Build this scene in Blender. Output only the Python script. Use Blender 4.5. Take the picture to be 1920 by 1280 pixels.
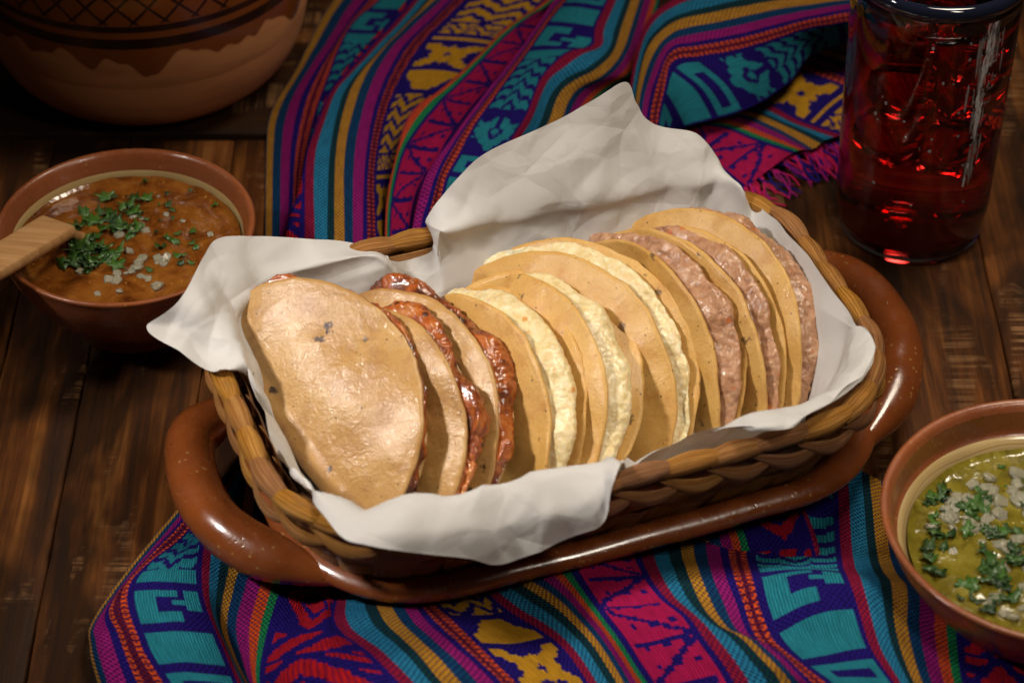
import bpy, math, random
import numpy as np
from mathutils import Vector, noise as mnoise
random.seed(7); RNG = np.random.default_rng(7)
PI = math.pi
for o in list(bpy.data.objects): bpy.data.objects.remove(o)
SC = bpy.context.scene; COL = SC.collection

# ------------------------------------------------------------ camera, world, lamps, exposure
TH = math.radians(40); FPX = 4800.0; DIST = 1.32
VV = np.array([0, -math.cos(TH), math.sin(TH)]); CAM = VV*DIST
XV = np.array([1., 0, 0]); WV = np.array([0, math.sin(TH), math.cos(TH)])
cd = bpy.data.cameras.new('camera'); cam = bpy.data.objects.new('camera', cd); COL.objects.link(cam)
cam.location = CAM; cam.rotation_euler = (PI/2-TH, 0, 0)
cd.sensor_width = 36; cd.lens = 36*FPX/1920; cd.clip_start = .05; cd.clip_end = 50
cd.dof.use_dof = True; cd.dof.focus_distance = 1.24; cd.dof.aperture_fstop = 8.5
SC.camera = cam
wd = bpy.data.worlds.new('World'); SC.world = wd; wd.use_nodes = True
wd.node_tree.nodes['Background'].inputs[0].default_value = (1, .82, .66, 1)
wd.node_tree.nodes['Background'].inputs[1].default_value = .014
def lamp(name, loc, aim, size, power, col, spread=180, sy=None):
    l = bpy.data.lights.new(name, 'AREA'); l.energy = power; l.color = col
    l.shape = 'RECTANGLE'; l.size = size; l.size_y = sy or size; l.spread = math.radians(spread)
    o = bpy.data.objects.new(name, l); COL.objects.link(o); o.location = loc
    o.rotation_euler = (Vector(aim)-Vector(loc)).to_track_quat('-Z', 'Y').to_euler()
    return o
lamp('key_softbox', (.36, .16, 1.02), (.06, -.07, .04), .30, 2.05, (1, .87, .70), 100)
lamp('fill_softbox', (-.94, -.36, 1.05), (-.04, -.12, .07), .13, .40, (1, .93, .86), 26)
lamp('side_softbox', (.50, -.62, 1.05), (.06, -.17, .03), .14, .34, (1, .90, .76), 50, .30)
SC.view_settings.view_transform = 'Standard'; SC.view_settings.look = 'None'
SC.view_settings.exposure = 0; SC.view_settings.gamma = 1
SC.render.engine = 'CYCLES'

# ------------------------------------------------------------ helpers
def un(u, w, z):                                  # photograph pixel -> point at height z
    d = XV*(u-960)/FPX + WV*(640-w)/FPX - VV
    return CAM + d*((z-CAM[2])/d[2])
BCEN = np.array([.013, -.095, 0]); BAN = math.radians(20)
BA = np.array([math.cos(BAN), math.sin(BAN), 0]); BC = np.array([-math.sin(BAN), math.cos(BAN), 0]); ZV = np.array([0, 0, 1.])
def loc(a, c, z): return BCEN + BA*a + BC*c + ZV*z      # basket frame -> world
def unc(u, w, c):                                 # pixel -> point on the upright plane c = const of the basket frame
    d = XV*(u-960)/FPX + WV*(640-w)/FPX - VV
    return CAM + d*((c - (CAM-BCEN)@BC)/(d@BC))
def una(u, w, a):
    d = XV*(u-960)/FPX + WV*(640-w)/FPX - VV
    return CAM + d*((a - (CAM-BCEN)@BA)/(d@BA))
def fn(x, y, z): return mnoise.noise(Vector((x, y, z)))
def sst(x): x = np.clip(x, 0, 1); return x*x*(3-2*x)

def tag(o, label=None, cat=None, group=None, kind=None):
    if label: o['label'] = label
    if cat: o['category'] = cat
    if group: o['group'] = group
    if kind: o['kind'] = kind
    return o
def empty(name, at, label=None, cat=None, group=None):
    o = bpy.data.objects.new(name, None); COL.objects.link(o); o.location = at; o.empty_display_size = .01
    return tag(o, label, cat, group)
def link(name, me, parent=None, world=True):
    o = bpy.data.objects.new(name, me); COL.objects.link(o)
    if parent is not None:
        o.parent = parent
        if world:
            t = parent.location.copy(); p = parent.parent
            while p: t += p.location; p = p.parent
            o.location = -t
    return o
def mesh(name, V, F, mat, parent=None, smooth=True, uv=None, col=None, mi=None):
    me = bpy.data.meshes.new(name)
    V = np.asarray(V, np.float32).reshape(-1, 3)
    if isinstance(F, np.ndarray):
        n, k = F.shape
        me.vertices.add(len(V)); me.vertices.foreach_set('co', V.ravel())
        me.loops.add(n*k); me.loops.foreach_set('vertex_index', F.ravel().astype(np.int32))
        me.polygons.add(n); me.polygons.foreach_set('loop_start', np.arange(0, n*k, k, dtype=np.int32))
        me.polygons.foreach_set('loop_total', np.full(n, k, np.int32)); me.update(calc_edges=True)
    else:
        me.from_pydata([tuple(map(float, v)) for v in V], [], F); me.update()
    if uv is not None:                            # per vertex
        l = me.uv_layers.new(name='UVMap'); vi = np.empty(len(me.loops), np.int32); me.loops.foreach_get('vertex_index', vi)
        l.data.foreach_set('uv', np.asarray(uv, np.float32)[vi].ravel())
    if col is not None:                           # per face, rgba
        a = me.color_attributes.new('thread', 'FLOAT_COLOR', 'CORNER')
        lt = np.empty(len(me.polygons), np.int32); me.polygons.foreach_get('loop_total', lt)
        a.data.foreach_set('color', np.repeat(np.asarray(col, np.float32), lt, axis=0).ravel())
    for m in (mat if isinstance(mat, (list, tuple)) else [mat]): me.materials.append(m)
    if mi is not None: me.polygons.foreach_set('material_index', np.asarray(mi, np.int32))
    me.polygons.foreach_set('use_smooth', np.full(len(me.polygons), smooth)); me.validate(); me.update()
    return link(name, me, parent)
def gridF(n, m, cu=False, cv=False):
    i = np.arange(n if cu else n-1); j = np.arange(m if cv else m-1)
    I, J = np.meshgrid(i, j, indexing='ij'); I2 = (I+1) % n; J2 = (J+1) % m
    return np.stack([I*m+J, I2*m+J, I2*m+J2, I*m+J2], -1).reshape(-1, 4)
def catmull(P, t):                                # P (n,3), t in 0..n-1
    P = np.asarray(P, float); n = len(P); t = np.clip(np.asarray(t, float), 0, n-1-1e-9)
    i = t.astype(int); f = (t-i)[..., None]
    g = lambda k: P[np.clip(i+k, 0, n-1)]
    a, b, c, d = g(-1), g(0), g(1), g(2)
    return b + .5*f*((c-a) + f*((2*a-5*b+4*c-d) + f*(3*b-a-3*c+d)))
def resample(P, n):
    P = np.asarray(P, float); D = catmull(P, np.linspace(0, len(P)-1, 40*len(P)))
    s = np.r_[0, np.cumsum(np.linalg.norm(np.diff(D, axis=0), axis=1))]
    q = np.linspace(0, s[-1], n)
    return np.stack([np.interp(q, s, D[:, k]) for k in range(3)], 1), s[-1]
def lathe(prof, n=96, wob=0, seed=0):             # prof: (r,z) -> verts, faces, uv (arc, z)
    prof = np.array(prof, float); m = len(prof); V = []; UV = []
    for i in range(n):
        a = 2*PI*i/n; w = 1 + wob*fn(math.cos(a)*1.3+seed, math.sin(a)*1.3, seed)
        for r, z in prof: V.append((r*w*math.cos(a), r*w*math.sin(a), z*(1+.6*(w-1)))); UV.append((a/(2*PI), z))
    return np.array(V), gridF(n, m, True), UV
def smooth_prof(P, n):
    Q, _ = resample([(r, z, 0) for r, z in P], n); return [(max(a, 1e-5), b) for a, b, _ in Q]
def tube(P, rad, n=16, closed=False, squash=1.0):  # tube along points
    P = np.asarray(P, float); N = len(P); T = np.gradient(P, axis=0) if not closed else (np.roll(P, -1, 0)-np.roll(P, 1, 0))
    T /= np.linalg.norm(T, axis=1)[:, None]; up = np.array([0, 0, 1.])
    S = np.cross(T, up); S /= (np.linalg.norm(S, axis=1)[:, None]+1e-9); U = np.cross(S, T)
    rad = np.broadcast_to(np.asarray(rad, float), (N,)); a = np.linspace(0, 2*PI, n, endpoint=False)
    V = P[:, None] + rad[:, None, None]*(np.cos(a)[None, :, None]*S[:, None] + squash*np.sin(a)[None, :, None]*U[:, None])
    F = gridF(N, n, closed, True)
    L = np.r_[0, np.cumsum(np.linalg.norm(np.diff(P, axis=0), axis=1))]
    UV = np.stack(np.broadcast_arrays(L[:, None], a[None]/(2*PI)), -1).reshape(-1, 2)
    return V.reshape(-1, 3), F, UV

class M:                                          # small node-tree writer
    def __init__(s, name):
        s.m = bpy.data.materials.new(name); s.m.use_nodes = True; s.t = s.m.node_tree
        s.b = s.t.nodes['Principled BSDF']; s.out = s.t.nodes['Material Output']
    def put(s, sock, v):
        if isinstance(v, bpy.types.NodeSocket): s.t.links.new(v, sock)
        elif isinstance(v, (tuple, list)) and len(v) == 3 and sock.type == 'RGBA': sock.default_value = (*v, 1)
        else: sock.default_value = v
    def n(s, typ, out=0, props=None, **kw):
        nd = s.t.nodes.new('ShaderNode'+typ)
        for k, v in (props or {}).items(): setattr(nd, k, v)
        for k, v in kw.items(): s.put(nd.inputs[int(k[1:])] if k[0] == '_' and k[1:].isdigit() else nd.inputs[k.replace('_', ' ')], v)
        return nd.outputs[out]
    def co(s, which='Object'):
        return s.n('TexCoord', {'Generated': 0, 'UV': 2, 'Object': 3}[which])
    def mp(s, v, sc=(1, 1, 1), lo=(0, 0, 0), ro=(0, 0, 0)): return s.n('Mapping', Vector=v, Scale=sc, Location=lo, Rotation=ro)
    def no(s, v, scale, det=4, rough=.55, dist=0, out=0): return s.n('TexNoise', out, Vector=v, Scale=scale, Detail=det, Roughness=rough, Distortion=dist)
    def vo(s, v, scale, feat='F1', out=0, rnd=1): return s.n('TexVoronoi', out, {'feature': feat}, Vector=v, Scale=scale, Randomness=rnd)
    def ramp(s, f, stops, interp='LINEAR'):
        nd = s.t.nodes.new('ShaderNodeValToRGB'); s.put(nd.inputs[0], f); cr = nd.color_ramp; cr.interpolation = interp
        while len(cr.elements) < len(stops): cr.elements.new(.5)
        for e, (p, c) in zip(cr.elements, stops): e.position = p; e.color = (*c, 1) if len(c) == 3 else c
        return nd.outputs[0]
    def rf(s, f, a, b, c=0., d=1.): return s.n('MapRange', 0, None, Value=f, From_Min=a, From_Max=b, To_Min=c, To_Max=d)
    def mix(s, f, a, b, mode='MIX'):
        nd = s.t.nodes.new('ShaderNodeMix'); nd.data_type = 'RGBA'; nd.blend_type = mode
        s.put(nd.inputs[0], f); s.put(nd.inputs[6], a); s.put(nd.inputs[7], b); return nd.outputs[2]
    def ma(s, op, a, b=0., c=0.):
        nd = s.t.nodes.new('ShaderNodeMath'); nd.operation = op
        s.put(nd.inputs[0], a); s.put(nd.inputs[1], b); s.put(nd.inputs[2], c); return nd.outputs[0]
    def bump(s, h, strength, dist=.001, normal=None):
        nd = s.t.nodes.new('ShaderNodeBump'); s.put(nd.inputs['Height'], h); nd.inputs['Strength'].default_value = strength
        nd.inputs['Distance'].default_value = dist
        if normal is not None: s.put(nd.inputs['Normal'], normal)
        return nd.outputs[0]
    def set(s, **kw):
        for k, v in kw.items(): s.put(s.b.inputs[k.replace('_', ' ')], v)
        return s.m

# ------------------------------------------------------------ materials
def m_wood():
    k = M('stained_wood'); rnd = k.n('ObjectInfo', 5); c = k.co()
    off = k.n('CombineXYZ', 0, None, X=k.ma('MULTIPLY', rnd, 7.), Y=k.ma('MULTIPLY', rnd, 13.), Z=k.ma('MULTIPLY', rnd, 3.))
    c = k.n('VectorMath', 0, {'operation': 'ADD'}, _0=c, _1=off)
    g = k.no(k.mp(c, (95, 5.0, 60)), 1, 6, .62, .6)               # long grain
    f = k.no(k.mp(c, (420, 12, 200)), 1, 3, .6)                   # fine fibres
    st = k.no(k.mp(c, (14, 5, 10)), 1, 4, .6, .5)                 # stain
    saw = k.no(k.mp(c, (12, 330, 10)), 1, 2, .6)                  # saw marks across
    base = k.ramp(g, [(.30, (.020, .0068, .0022)), (.47, (.100, .031, .0070)), (.60, (.215, .073, .0165)), (.75, (.32, .128, .034))])
    col = k.mix(k.rf(f, .35, .7, 0, .55), base, (.028, .012, .005), 'MIX')
    col = k.mix(k.rf(st, .44, .60, .88, 0), col, (.014, .0065, .003), 'MIX')
    worn = k.ma('MULTIPLY', k.rf(k.no(k.mp(c, (26, 9, 20)), 1, 5, .65, .8), .54, .66), k.rf(saw, .42, .58))
    col = k.mix(k.ma('MULTIPLY', worn, .7), col, (.27, .135, .055))
    h = k.ma('ADD', k.ma('MULTIPLY', g, .7), k.ma('ADD', k.ma('MULTIPLY', f, .35), k.ma('MULTIPLY', saw, .15)))
    return k.set(Base_Color=col, Roughness=k.rf(g, .3, .7, .62, .38), Normal=k.bump(h, .55, .0012), Specular_IOR_Level=.18)
WOOD = m_wood()
k = M('dark_wood_underside'); DARKWOOD = k.set(Base_Color=(.012, .007, .004), Roughness=.9)

def m_clay(name, c1, c2, c3, rough=.22, coat=.6, bump=.25, pits=True):
    k = M(name); c = k.co()
    a = k.no(c, 26, 5, .6); b = k.no(c, 260, 3, .6); sp = k.vo(c, 260)
    col = k.mix(k.rf(a, .38, .64), c1, c2)
    col = k.mix(k.rf(k.no(c, 9, 3), .5, .68, 0, .6), col, c3)
    fleck = k.ma('MULTIPLY', k.rf(sp, .24, .14), k.rf(k.no(c, 40, 3), .48, .58))
    col = k.mix(k.ma('MULTIPLY', fleck, .55), col, (.42, .24, .07))
    dark = k.ma('MULTIPLY', k.rf(k.vo(c, 210), .14, .08), k.rf(k.no(c, 30, 2), .5, .58))
    col = k.mix(k.ma('MULTIPLY', dark, .7), col, (.03, .012, .006))
    h = k.ma('ADD', k.ma('MULTIPLY', a, 2.2), k.ma('ADD', k.ma('MULTIPLY', b, .35), k.ma('MULTIPLY', k.rf(sp, .0, .22), .35)))
    return k.set(Base_Color=col, Roughness=k.rf(k.no(c, 55, 4), .35, .65, rough*.7, rough*1.9), Normal=k.bump(h, bump, .0014), Coat_Weight=coat, Coat_Roughness=k.rf(k.no(c, 70, 3), .4, .65, .07, .3))
GLAZED = m_clay('glazed_red_clay', (.185, .045, .0095), (.26, .066, .013), (.105, .025, .007))
BOWLCLAY = m_clay('bowl_red_clay', (.25, .070, .022), (.31, .092, .030), (.17, .046, .016), .28, .45)
def m_cream():
    k = M('cream_slip_glaze'); c = k.co(); z = k.n('SeparateXYZ', 2, Vector=c)
    wob = k.ma('ADD', k.ma('MULTIPLY', z, 900.), k.ma('MULTIPLY', k.no(c, 14, 2), 8.))
    ring = k.no(k.n('CombineXYZ', 0, None, X=wob, Y=k.ma('MULTIPLY', k.no(c, 8, 1), 2.)), .55, 3, .7)
    col = k.ramp(ring, [(.36, (.30, .165, .055)), (.48, (.52, .36, .15)), (.7, (.62, .46, .22))])
    return k.set(Base_Color=col, Roughness=.22, Coat_Weight=.5, Coat_Roughness=.1, Normal=k.bump(ring, .2, .0008))
CREAM = m_cream()

def m_palm():
    k = M('dried_palm_leaf'); uv = k.co('UV'); rnd = k.n('ObjectInfo', 5)
    off = k.n('CombineXYZ', 0, None, X=k.ma('MULTIPLY', rnd, 31.), Y=k.ma('MULTIPLY', rnd, 17.))
    p = k.n('VectorMath', 0, {'operation': 'ADD'}, _0=uv, _1=off)
    fib = k.no(k.mp(p, (10, 1150, 1)), 1, 4, .65, .2); bl = k.no(k.mp(p, (55, 160, 1)), 1, 3)
    col = k.ramp(fib, [(.30, (.14, .047, .013)), (.46, (.35, .148, .046)), (.66, (.50, .26, .100))])
    tone = k.n('HueSaturation', 0, None, Hue=k.rf(rnd, 0, 1, .492, .508), Saturation=k.rf(rnd, 0, 1, .95, 1.12), Value=k.rf(rnd, 0, 1, .74, 1.08), Fac=1., Color=col)
    col = k.mix(k.rf(bl, .52, .72, 0, .5), tone, (.19, .085, .025))
    return k.set(Base_Color=col, Roughness=.46, Normal=k.bump(fib, 1., .0020), Specular_IOR_Level=.25)
PALM = m_palm()

def m_paper():
    k = M('white_deli_paper'); c = k.co()
    wv = k.n('VectorMath', 0, {'operation': 'ADD'}, _0=c, _1=k.n('VectorMath', 0, {'operation': 'SCALE'}, _0=k.no(c, 18, 2, out=1), Scale=.02))
    f1 = k.vo(wv, 24, 'DISTANCE_TO_EDGE'); f2 = k.vo(k.mp(wv, lo=(.2, .5, .1)), 58, 'DISTANCE_TO_EDGE'); gate = k.rf(k.no(k.mp(c, lo=(.7, .2, .4)), 16, 2), .42, .62)
    n = k.no(c, 30, 3, .5); fine = k.no(c, 900, 2)
    h = k.ma('ADD', k.ma('MULTIPLY', k.ma('MULTIPLY', f1, gate), 3.2), k.ma('ADD', k.ma('MULTIPLY', k.ma('MULTIPLY', f2, gate), .8), k.ma('ADD', k.ma('MULTIPLY', n, .3), k.ma('MULTIPLY', fine, .03))))
    grease = k.rf(k.no(k.mp(c, lo=(.3, .1, .7)), 34, 2, .5, .3), .60, .70)
    col = k.mix(k.ma('MULTIPLY', grease, .35), (.67, .655, .635), (.54, .51, .47))
    nrm = k.bump(h, .75, .0020); k.set(Base_Color=col, Roughness=.5, Normal=nrm, Specular_IOR_Level=.25)
    tr = k.n('BsdfTranslucent', Color=(.72, .60, .48, 1), Normal=nrm)
    k.put(k.out.inputs[0], k.n('MixShader', 0, None, Fac=.16, _1=k.b.outputs[0], _2=tr)); return k.m
PAPER = m_paper()

def m_tortilla(name, c1, c2, c3, oil, spots=.5):
    k = M(name); c = k.co(); rnd = k.n('ObjectInfo', 5)
    off = k.n('CombineXYZ', 0, None, X=k.ma('MULTIPLY', rnd, 3.), Y=k.ma('MULTIPLY', rnd, 5.), Z=rnd)
    c = k.n('VectorMath', 0, {'operation': 'ADD'}, _0=c, _1=off)
    a = k.no(c, 30, 5, .62, .4); b = k.no(c, 800, 4, .7); w = k.no(c, 210, 4, .65, .4)
    col = k.mix(k.rf(a, .36, .66), c1, c2)
    col = k.mix(k.rf(k.no(c, 62, 5, .7), .50, .70, 0, .75), col, c3)
    col = k.mix(k.rf(b, .54, .72, 0, .42), col, tuple(x*.55 for x in c3))
    v = k.vo(k.n('VectorMath', 0, {'operation': 'ADD'}, _0=c, _1=k.n('VectorMath', 0, {'operation': 'SCALE'}, _0=k.no(c, 220, 3, out=1), Scale=.009)), 62)
    gate = k.rf(k.no(c, 33, 1), .47, .50)
    sp = k.ma('MULTIPLY', k.rf(v, .17, .10), gate)
    sp2 = k.ma('MULTIPLY', k.rf(k.vo(c, 190), .12, .07), k.rf(k.no(c, 60, 1), .40, .46))
    col = k.mix(k.ma('MULTIPLY', sp, min(1., spots*2.2)), col, (.045, .017, .007))
    col = k.mix(k.ma('MULTIPLY', sp2, .9), col, (.07, .026, .009))
    h = k.ma('ADD', k.ma('MULTIPLY', w, .9), k.ma('ADD', k.ma('MULTIPLY', b, .36), k.ma('MULTIPLY', a, 1.4)))
    ro = k.rf(k.no(c, 50, 3, .6), .38, .62, .28 if oil > .3 else .40, .58)
    nb_ = k.bump(h, .42 if oil > .3 else .30, .0015)
    return k.set(Base_Color=col, Roughness=ro, Normal=nb_, Coat_Weight=oil, Coat_Roughness=.10, Coat_Normal=nb_)
TORT_BROWN = m_tortilla('oily_brown_tortilla', (.41, .212, .056), (.50, .288, .092), (.29, .120, .028), .55, .6)
TORT_YELLOW = m_tortilla('yellow_corn_tortilla', (.53, .285, .064), (.62, .370, .108), (.43, .185, .038), .14, .35)

def m_fill(name, stops, rough, coat, speck=None, scale=170, bump=.5, sss=.25):
    k = M(name); c = k.co(); a = k.no(c, scale, 4, .6, .6); b = k.no(c, scale*4.2, 3, .6)
    col = k.ramp(a, stops)
    if speck: col = k.mix(k.ma('MULTIPLY', k.rf(k.vo(c, 140), .26, .16), k.rf(k.no(c, 70, 1), .55, .6)), col, speck)
    h = k.ma('ADD', a, k.ma('MULTIPLY', b, .4))
    nb_ = k.bump(h, bump, .0015)
    return k.set(Base_Color=col, Roughness=rough, Normal=nb_, Coat_Weight=coat, Coat_Roughness=.06, Coat_Normal=nb_,
                 Subsurface_Weight=sss, Subsurface_Radius=(.004, .0018, .0008), Subsurface_Scale=1.)
F_PORK = m_fill('red_pork_rind_stew', [(.34, (.030, .008, .003)), (.45, (.20, .040, .007)), (.57, (.40, .098, .013)), (.72, (.50, .21, .060))], .32, .55, (.07, .016, .006), 60, .6)
F_POTATO = m_fill('mashed_potato', [(.3, (.60, .44, .18)), (.5, (.72, .58, .31)), (.72, (.79, .69, .46))], .34, .5, (.62, .30, .07), 190, .42, .35)
F_BEAN = m_fill('refried_beans', [(.3, (.24, .105, .048)), (.48, (.41, .205, .105)), (.70, (.53, .31, .18))], .36, .5, (.50, .15, .04), 150, .5)

# ------------------------------------------------------------ the table: planks along y, one board across at the back
top = mesh('table_top', [(-.9, -.8, -.05), (.9, -.8, -.05), (.9, 1.0, -.05), (-.9, 1.0, -.05), (-.9, -.8, -.03), (.9, -.8, -.03), (.9, 1.0, -.03), (-.9, 1.0, -.03)],
           [(0, 3, 2, 1), (4, 5, 6, 7), (0, 1, 5, 4), (1, 2, 6, 5), (2, 3, 7, 6), (3, 0, 4, 7)], DARKWOOD, None, False)
tag(top, kind='structure')
def plank(x0, x1, y0, y1, seed, dz=0, axis=1):
    L = (y1-y0) if axis == 1 else (x1-x0); W = (x1-x0) if axis == 1 else (y1-y0); n = 90
    prof = [(0, -.030), (0, -.0015), (.0004, -.0004), (.0012, 0), (.5, 0), (-.0012, 0), (-.0004, -.0004), (0, -.0015), (0, -.030)]
    V = []
    for i in range(n):
        t = L*i/(n-1)
        e0 = .0007*fn(t*16, seed, 0)+.0006*fn(t*70, seed, 3); e1 = .0007*fn(t*16, seed, 9)+.0006*fn(t*70, seed, 13)
        for j, (a, z) in enumerate(prof):
            w = a+e0 if j < 4 else (W*.5 if j == 4 else W+a+e1)
            zz = z + (.0006*fn(t*9, w*30, seed) if z == 0 else 0)
            V.append((w-W/2, t-L/2, zz+dz))
    o = mesh('plank', V, gridF(n, len(prof)), WOOD, top); o.location = ((x0+x1)/2, (y0+y1)/2, 0)
    if axis == 0: o.rotation_euler.z = PI/2
    return o
xs = [-.66, -.56, -.46, -.36, -.26, -.217, -.158, -.054, .049, .151, .253, .355, .46, .56]
for i in range(len(xs)-1):
    g = .0001
    plank(xs[i]+g, xs[i+1]-g, -.6, .178 if xs[i] < .1 else .75, i*3.7, dz=-.0012*random.random())
plank(-.66, .146, .184, .275, 51, dz=.0005, axis=0); plank(-.66, .146, .279, .39, 57, axis=0); plank(-.66, .146, .394, .52, 61, axis=0)
plank(-.66, .146, .524, .65, 71, axis=0)

# ------------------------------------------------------------ rounded-rectangle path in the basket frame
def rrect(ha, hc, r, n=160, bow=.0):
    pts = []
    for sx, sy, a0 in ((1, -1, -PI/2), (1, 1, 0), (-1, 1, PI/2), (-1, -1, PI)):
        for q in np.linspace(0, PI/2, 14): pts.append((sx*(ha-r)+r*math.cos(a0+q), sy*(hc-r)+r*math.sin(a0+q)))
    pts = np.array(pts + [pts[0]]); s = np.r_[0, np.cumsum(np.hypot(*np.diff(pts, axis=0).T))]
    q = np.linspace(0, s[-1], n, endpoint=False); P = np.stack([np.interp(q, s, pts[:, 0]), np.interp(q, s, pts[:, 1])], 1)
    P[:, 1] += bow*np.sign(P[:, 1])*np.clip(1-(P[:, 0]/ha)**2, 0, 1); return P      # starts at the front right corner, runs counter-clockwise

# ------------------------------------------------------------ clay serving tray with two loop handles
TC = .009                                        # tray centre along the basket axis
tray = empty('clay_tray', tuple(loc(TC, 0, .004)), 'glazed red clay serving tray with loop handles under the woven basket', 'tray')
def swept(profile, n=180):
    V = []
    for off, z, r in profile:
        P = rrect(.136+off, .079+off, r, n, .004)
        V.append([loc(a+TC, c, z) for a, c in P])
    return np.array(V), gridF(len(profile), n, False, True)
tp = [(-.085, .0115, .0005), (-.06, .0112, .02), (-.022, .0115, .045), (-.010, .016, .052), (-.003, .026, .056), (.001, .0325, .058), (.0045, .0350, .060), (.0085, .0352, .062),
      (.0125, .0330, .064), (.0140, .0295, .065), (.0125, .0262, .064), (.0085, .0235, .062), (.003, .018, .058), (-.006, .010, .054), (-.016, .0055, .048), (-.022, .0042, .045), (-.085, .0042, .0005)]
Q = []
for j in range(len(tp)-1):
    for f in (0, .5): Q.append(tuple(catmull(tp, j+f)))
Q.append(tp[-1]); V, F = swept(Q)
V += np.array([[.0007*fn(p[0]*30, p[1]*30, p[2]*40) for _ in range(1)]*3 for p in V.reshape(-1, 3)]).reshape(V.shape)
mesh('dish', V, F, GLAZED, tray)
for ctl in ([(-.1130, .0725), (-.134, .0595), (-.150, .0520), (-.162, .0370), (-.1670, .0080), (-.1635, -.0190), (-.152, -.0390), (-.1345, -.0550), (-.1130, -.0725)],
            [(.1310, .0730), (.152, .0670), (.171, .0600), (.184, .0440), (.1890, .0180), (.1850, -.0110), (.174, -.0330), (.157, -.0520), (.1310, -.0730)]):
    zc = [.0275, .0285, .031, .0335, .034, .0335, .031, .0285, .0275]
    P, _ = resample([loc(a, c, z) for (a, c), z in zip(ctl, zc)], 90); f = np.linspace(0, 1, 90); r = .0035+.0085*sst(np.minimum(f, 1-f)/.27)
    V, F, UV = tube(P, r, 24); V = V+np.array([[.0006*fn(p[0]*40, p[1]*40, 7), .0006*fn(p[0]*40, p[1]*40, 9), .0010*fn(p[0]*45, p[1]*45, 2)] for p in V]); mesh('handle', V, F, GLAZED, tray, uv=UV)

# ------------------------------------------------------------ palm basket: woven wall pieces, floor, wrapped rim, braid below the rim
basket = empty('palm_basket', tuple(loc(0, 0, .0125)), 'rectangular woven palm basket lined with white paper', 'basket')
RIMZ, BOTZ = .079, .0135
def wallpt(sfrac, h, out=0.0):                    # sfrac around, h 0..1 up
    ha, hc, r = .120+.0245*h, .063+.0285*h, .034+.022*h
    P = RR[(round(h, 3), ha)] if (round(h, 3), ha) in RR else RR.setdefault((round(h, 3), ha), rrect(ha, hc, r, 400, .004))
    i = (sfrac % 1)*400; i0 = int(i) % 400; f = i-int(i); p = P[i0]*(1-f)+P[(i0+1) % 400]*f
    d = P[(i0+1) % 400]-P[i0]; nn = np.array([d[1], -d[0]]); nn /= np.linalg.norm(nn)+1e-9
    p = p+nn*out; return loc(p[0], p[1]-.006, BOTZ+(RIMZ-BOTZ)*h)
RR = {}
NC, NR = 46, 4
for j in range(NR):
    for i in range(NC):
        vert = (i+j) % 2 == 0; n = 7; V = []; UV = []
        sk = .55/NC
        for a in range(n):
            for b in range(n):
                x, y = a/(n-1), b/(n-1)
                ex, ey = (.06, .34) if vert else (.34, .06)
                hx, hy = (x*(1+2*ex)-ex), (y*(1+2*ey)-ey)
                h = min(max((j+hy)/NR, 0), 1); s = (i+hx)/NC + sk*(h*NR)
                arch = math.sin(PI*(y if vert else x)); edge = 1-(2*(x if vert else y)-1)**4
                out = -.0022 + .0052*arch**.7 + .0009*edge*arch + .0008*fn(i*1.7+x, j*2.3+y, 4)
                V.append(wallpt(s, h, out)); UV.append((y*.02, x*.02) if vert else (x*.02, y*.02))
        mesh('palm_strip', V, gridF(n, n), PALM, basket, uv=UV)
V = [[wallpt(s/120, h, -.0035) for s in range(120)] for h in np.linspace(0, 1, 5)]
V = [[loc(0, 0, BOTZ)]*120] + V; mesh('inner_wall', V, gridF(6, 120, False, True), PALM, basket, uv=[(p[0], p[2]) for r in V for p in r])
RP = np.array([wallpt(s/400, 1.0, .002) for s in range(400)]); RP[:, 2] += .002
NS = 38
for i in range(NS):                               # wrapped rim knots, each swelling out of the one before
    s0, s1 = i/NS-.004, (i+1)/NS+.008; n = 14; P = []; R = []
    jit = random.uniform(-.0008, .0008)
    for q in range(n):
        f = q/(n-1); t = ((s0+(s1-s0)*f) % 1)*400; i0 = int(t) % 400; ff = t-int(t)
        p = RP[i0]*(1-ff)+RP[(i0+1) % 400]*ff; P.append(p+np.array([0, 0, .0012*math.sin(PI*f)+jit]))
        R.append(.0034+.0019*math.sin(PI*min(1, f*1.18+.02))**.8*(1 if f < .84 else .9)+(.0006 if f < .06 else 0))
    V, F, UV = tube(P, R, 14, squash=.92); UV = UV*[1, .03]
    V = V+np.array([[0, 0, .0005*fn(p[0]*160, p[1]*160, i)] for p in V])
    mesh('rim_wrap', V, F, PALM, basket, uv=UV)
for i in range(NS):                               # slanting leaf strands of the braid under the rim
    for row, (h0, h1, o0, w) in enumerate(((.98, .87, .0030, .0048), (.99, .93, -.0050, .0058))):
        if row == 1 and (wallpt((i+.5)/NS, 1.0)-BCEN)@BA > -.10: continue
        n, m = 12, 6; V = []; UV = []
        for q in range(n):
            f = q/(n-1); s = (i+1.55*f-.2)/NS; wd_ = w*math.sin(PI*min(.98, max(.05, f)))**.6
            for b in range(m):
                y = 2*b/(m-1)-1; h = h0+(h1-h0)*math.sin(PI*f*.8)-y*wd_/(RIMZ-BOTZ)
                V.append(wallpt(s, 1.0, (o0+.0030*math.sin(PI*f)*(1 if row == 0 else -.7)+.0018*(1-y*y)*(1 if row == 0 else -1)))+np.array([0, 0, (h-1)*(RIMZ-BOTZ)])); UV.append((f*.04, y*.006))
        mesh('braid_strand', V, gridF(n, m), PALM, basket, uv=UV)

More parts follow.
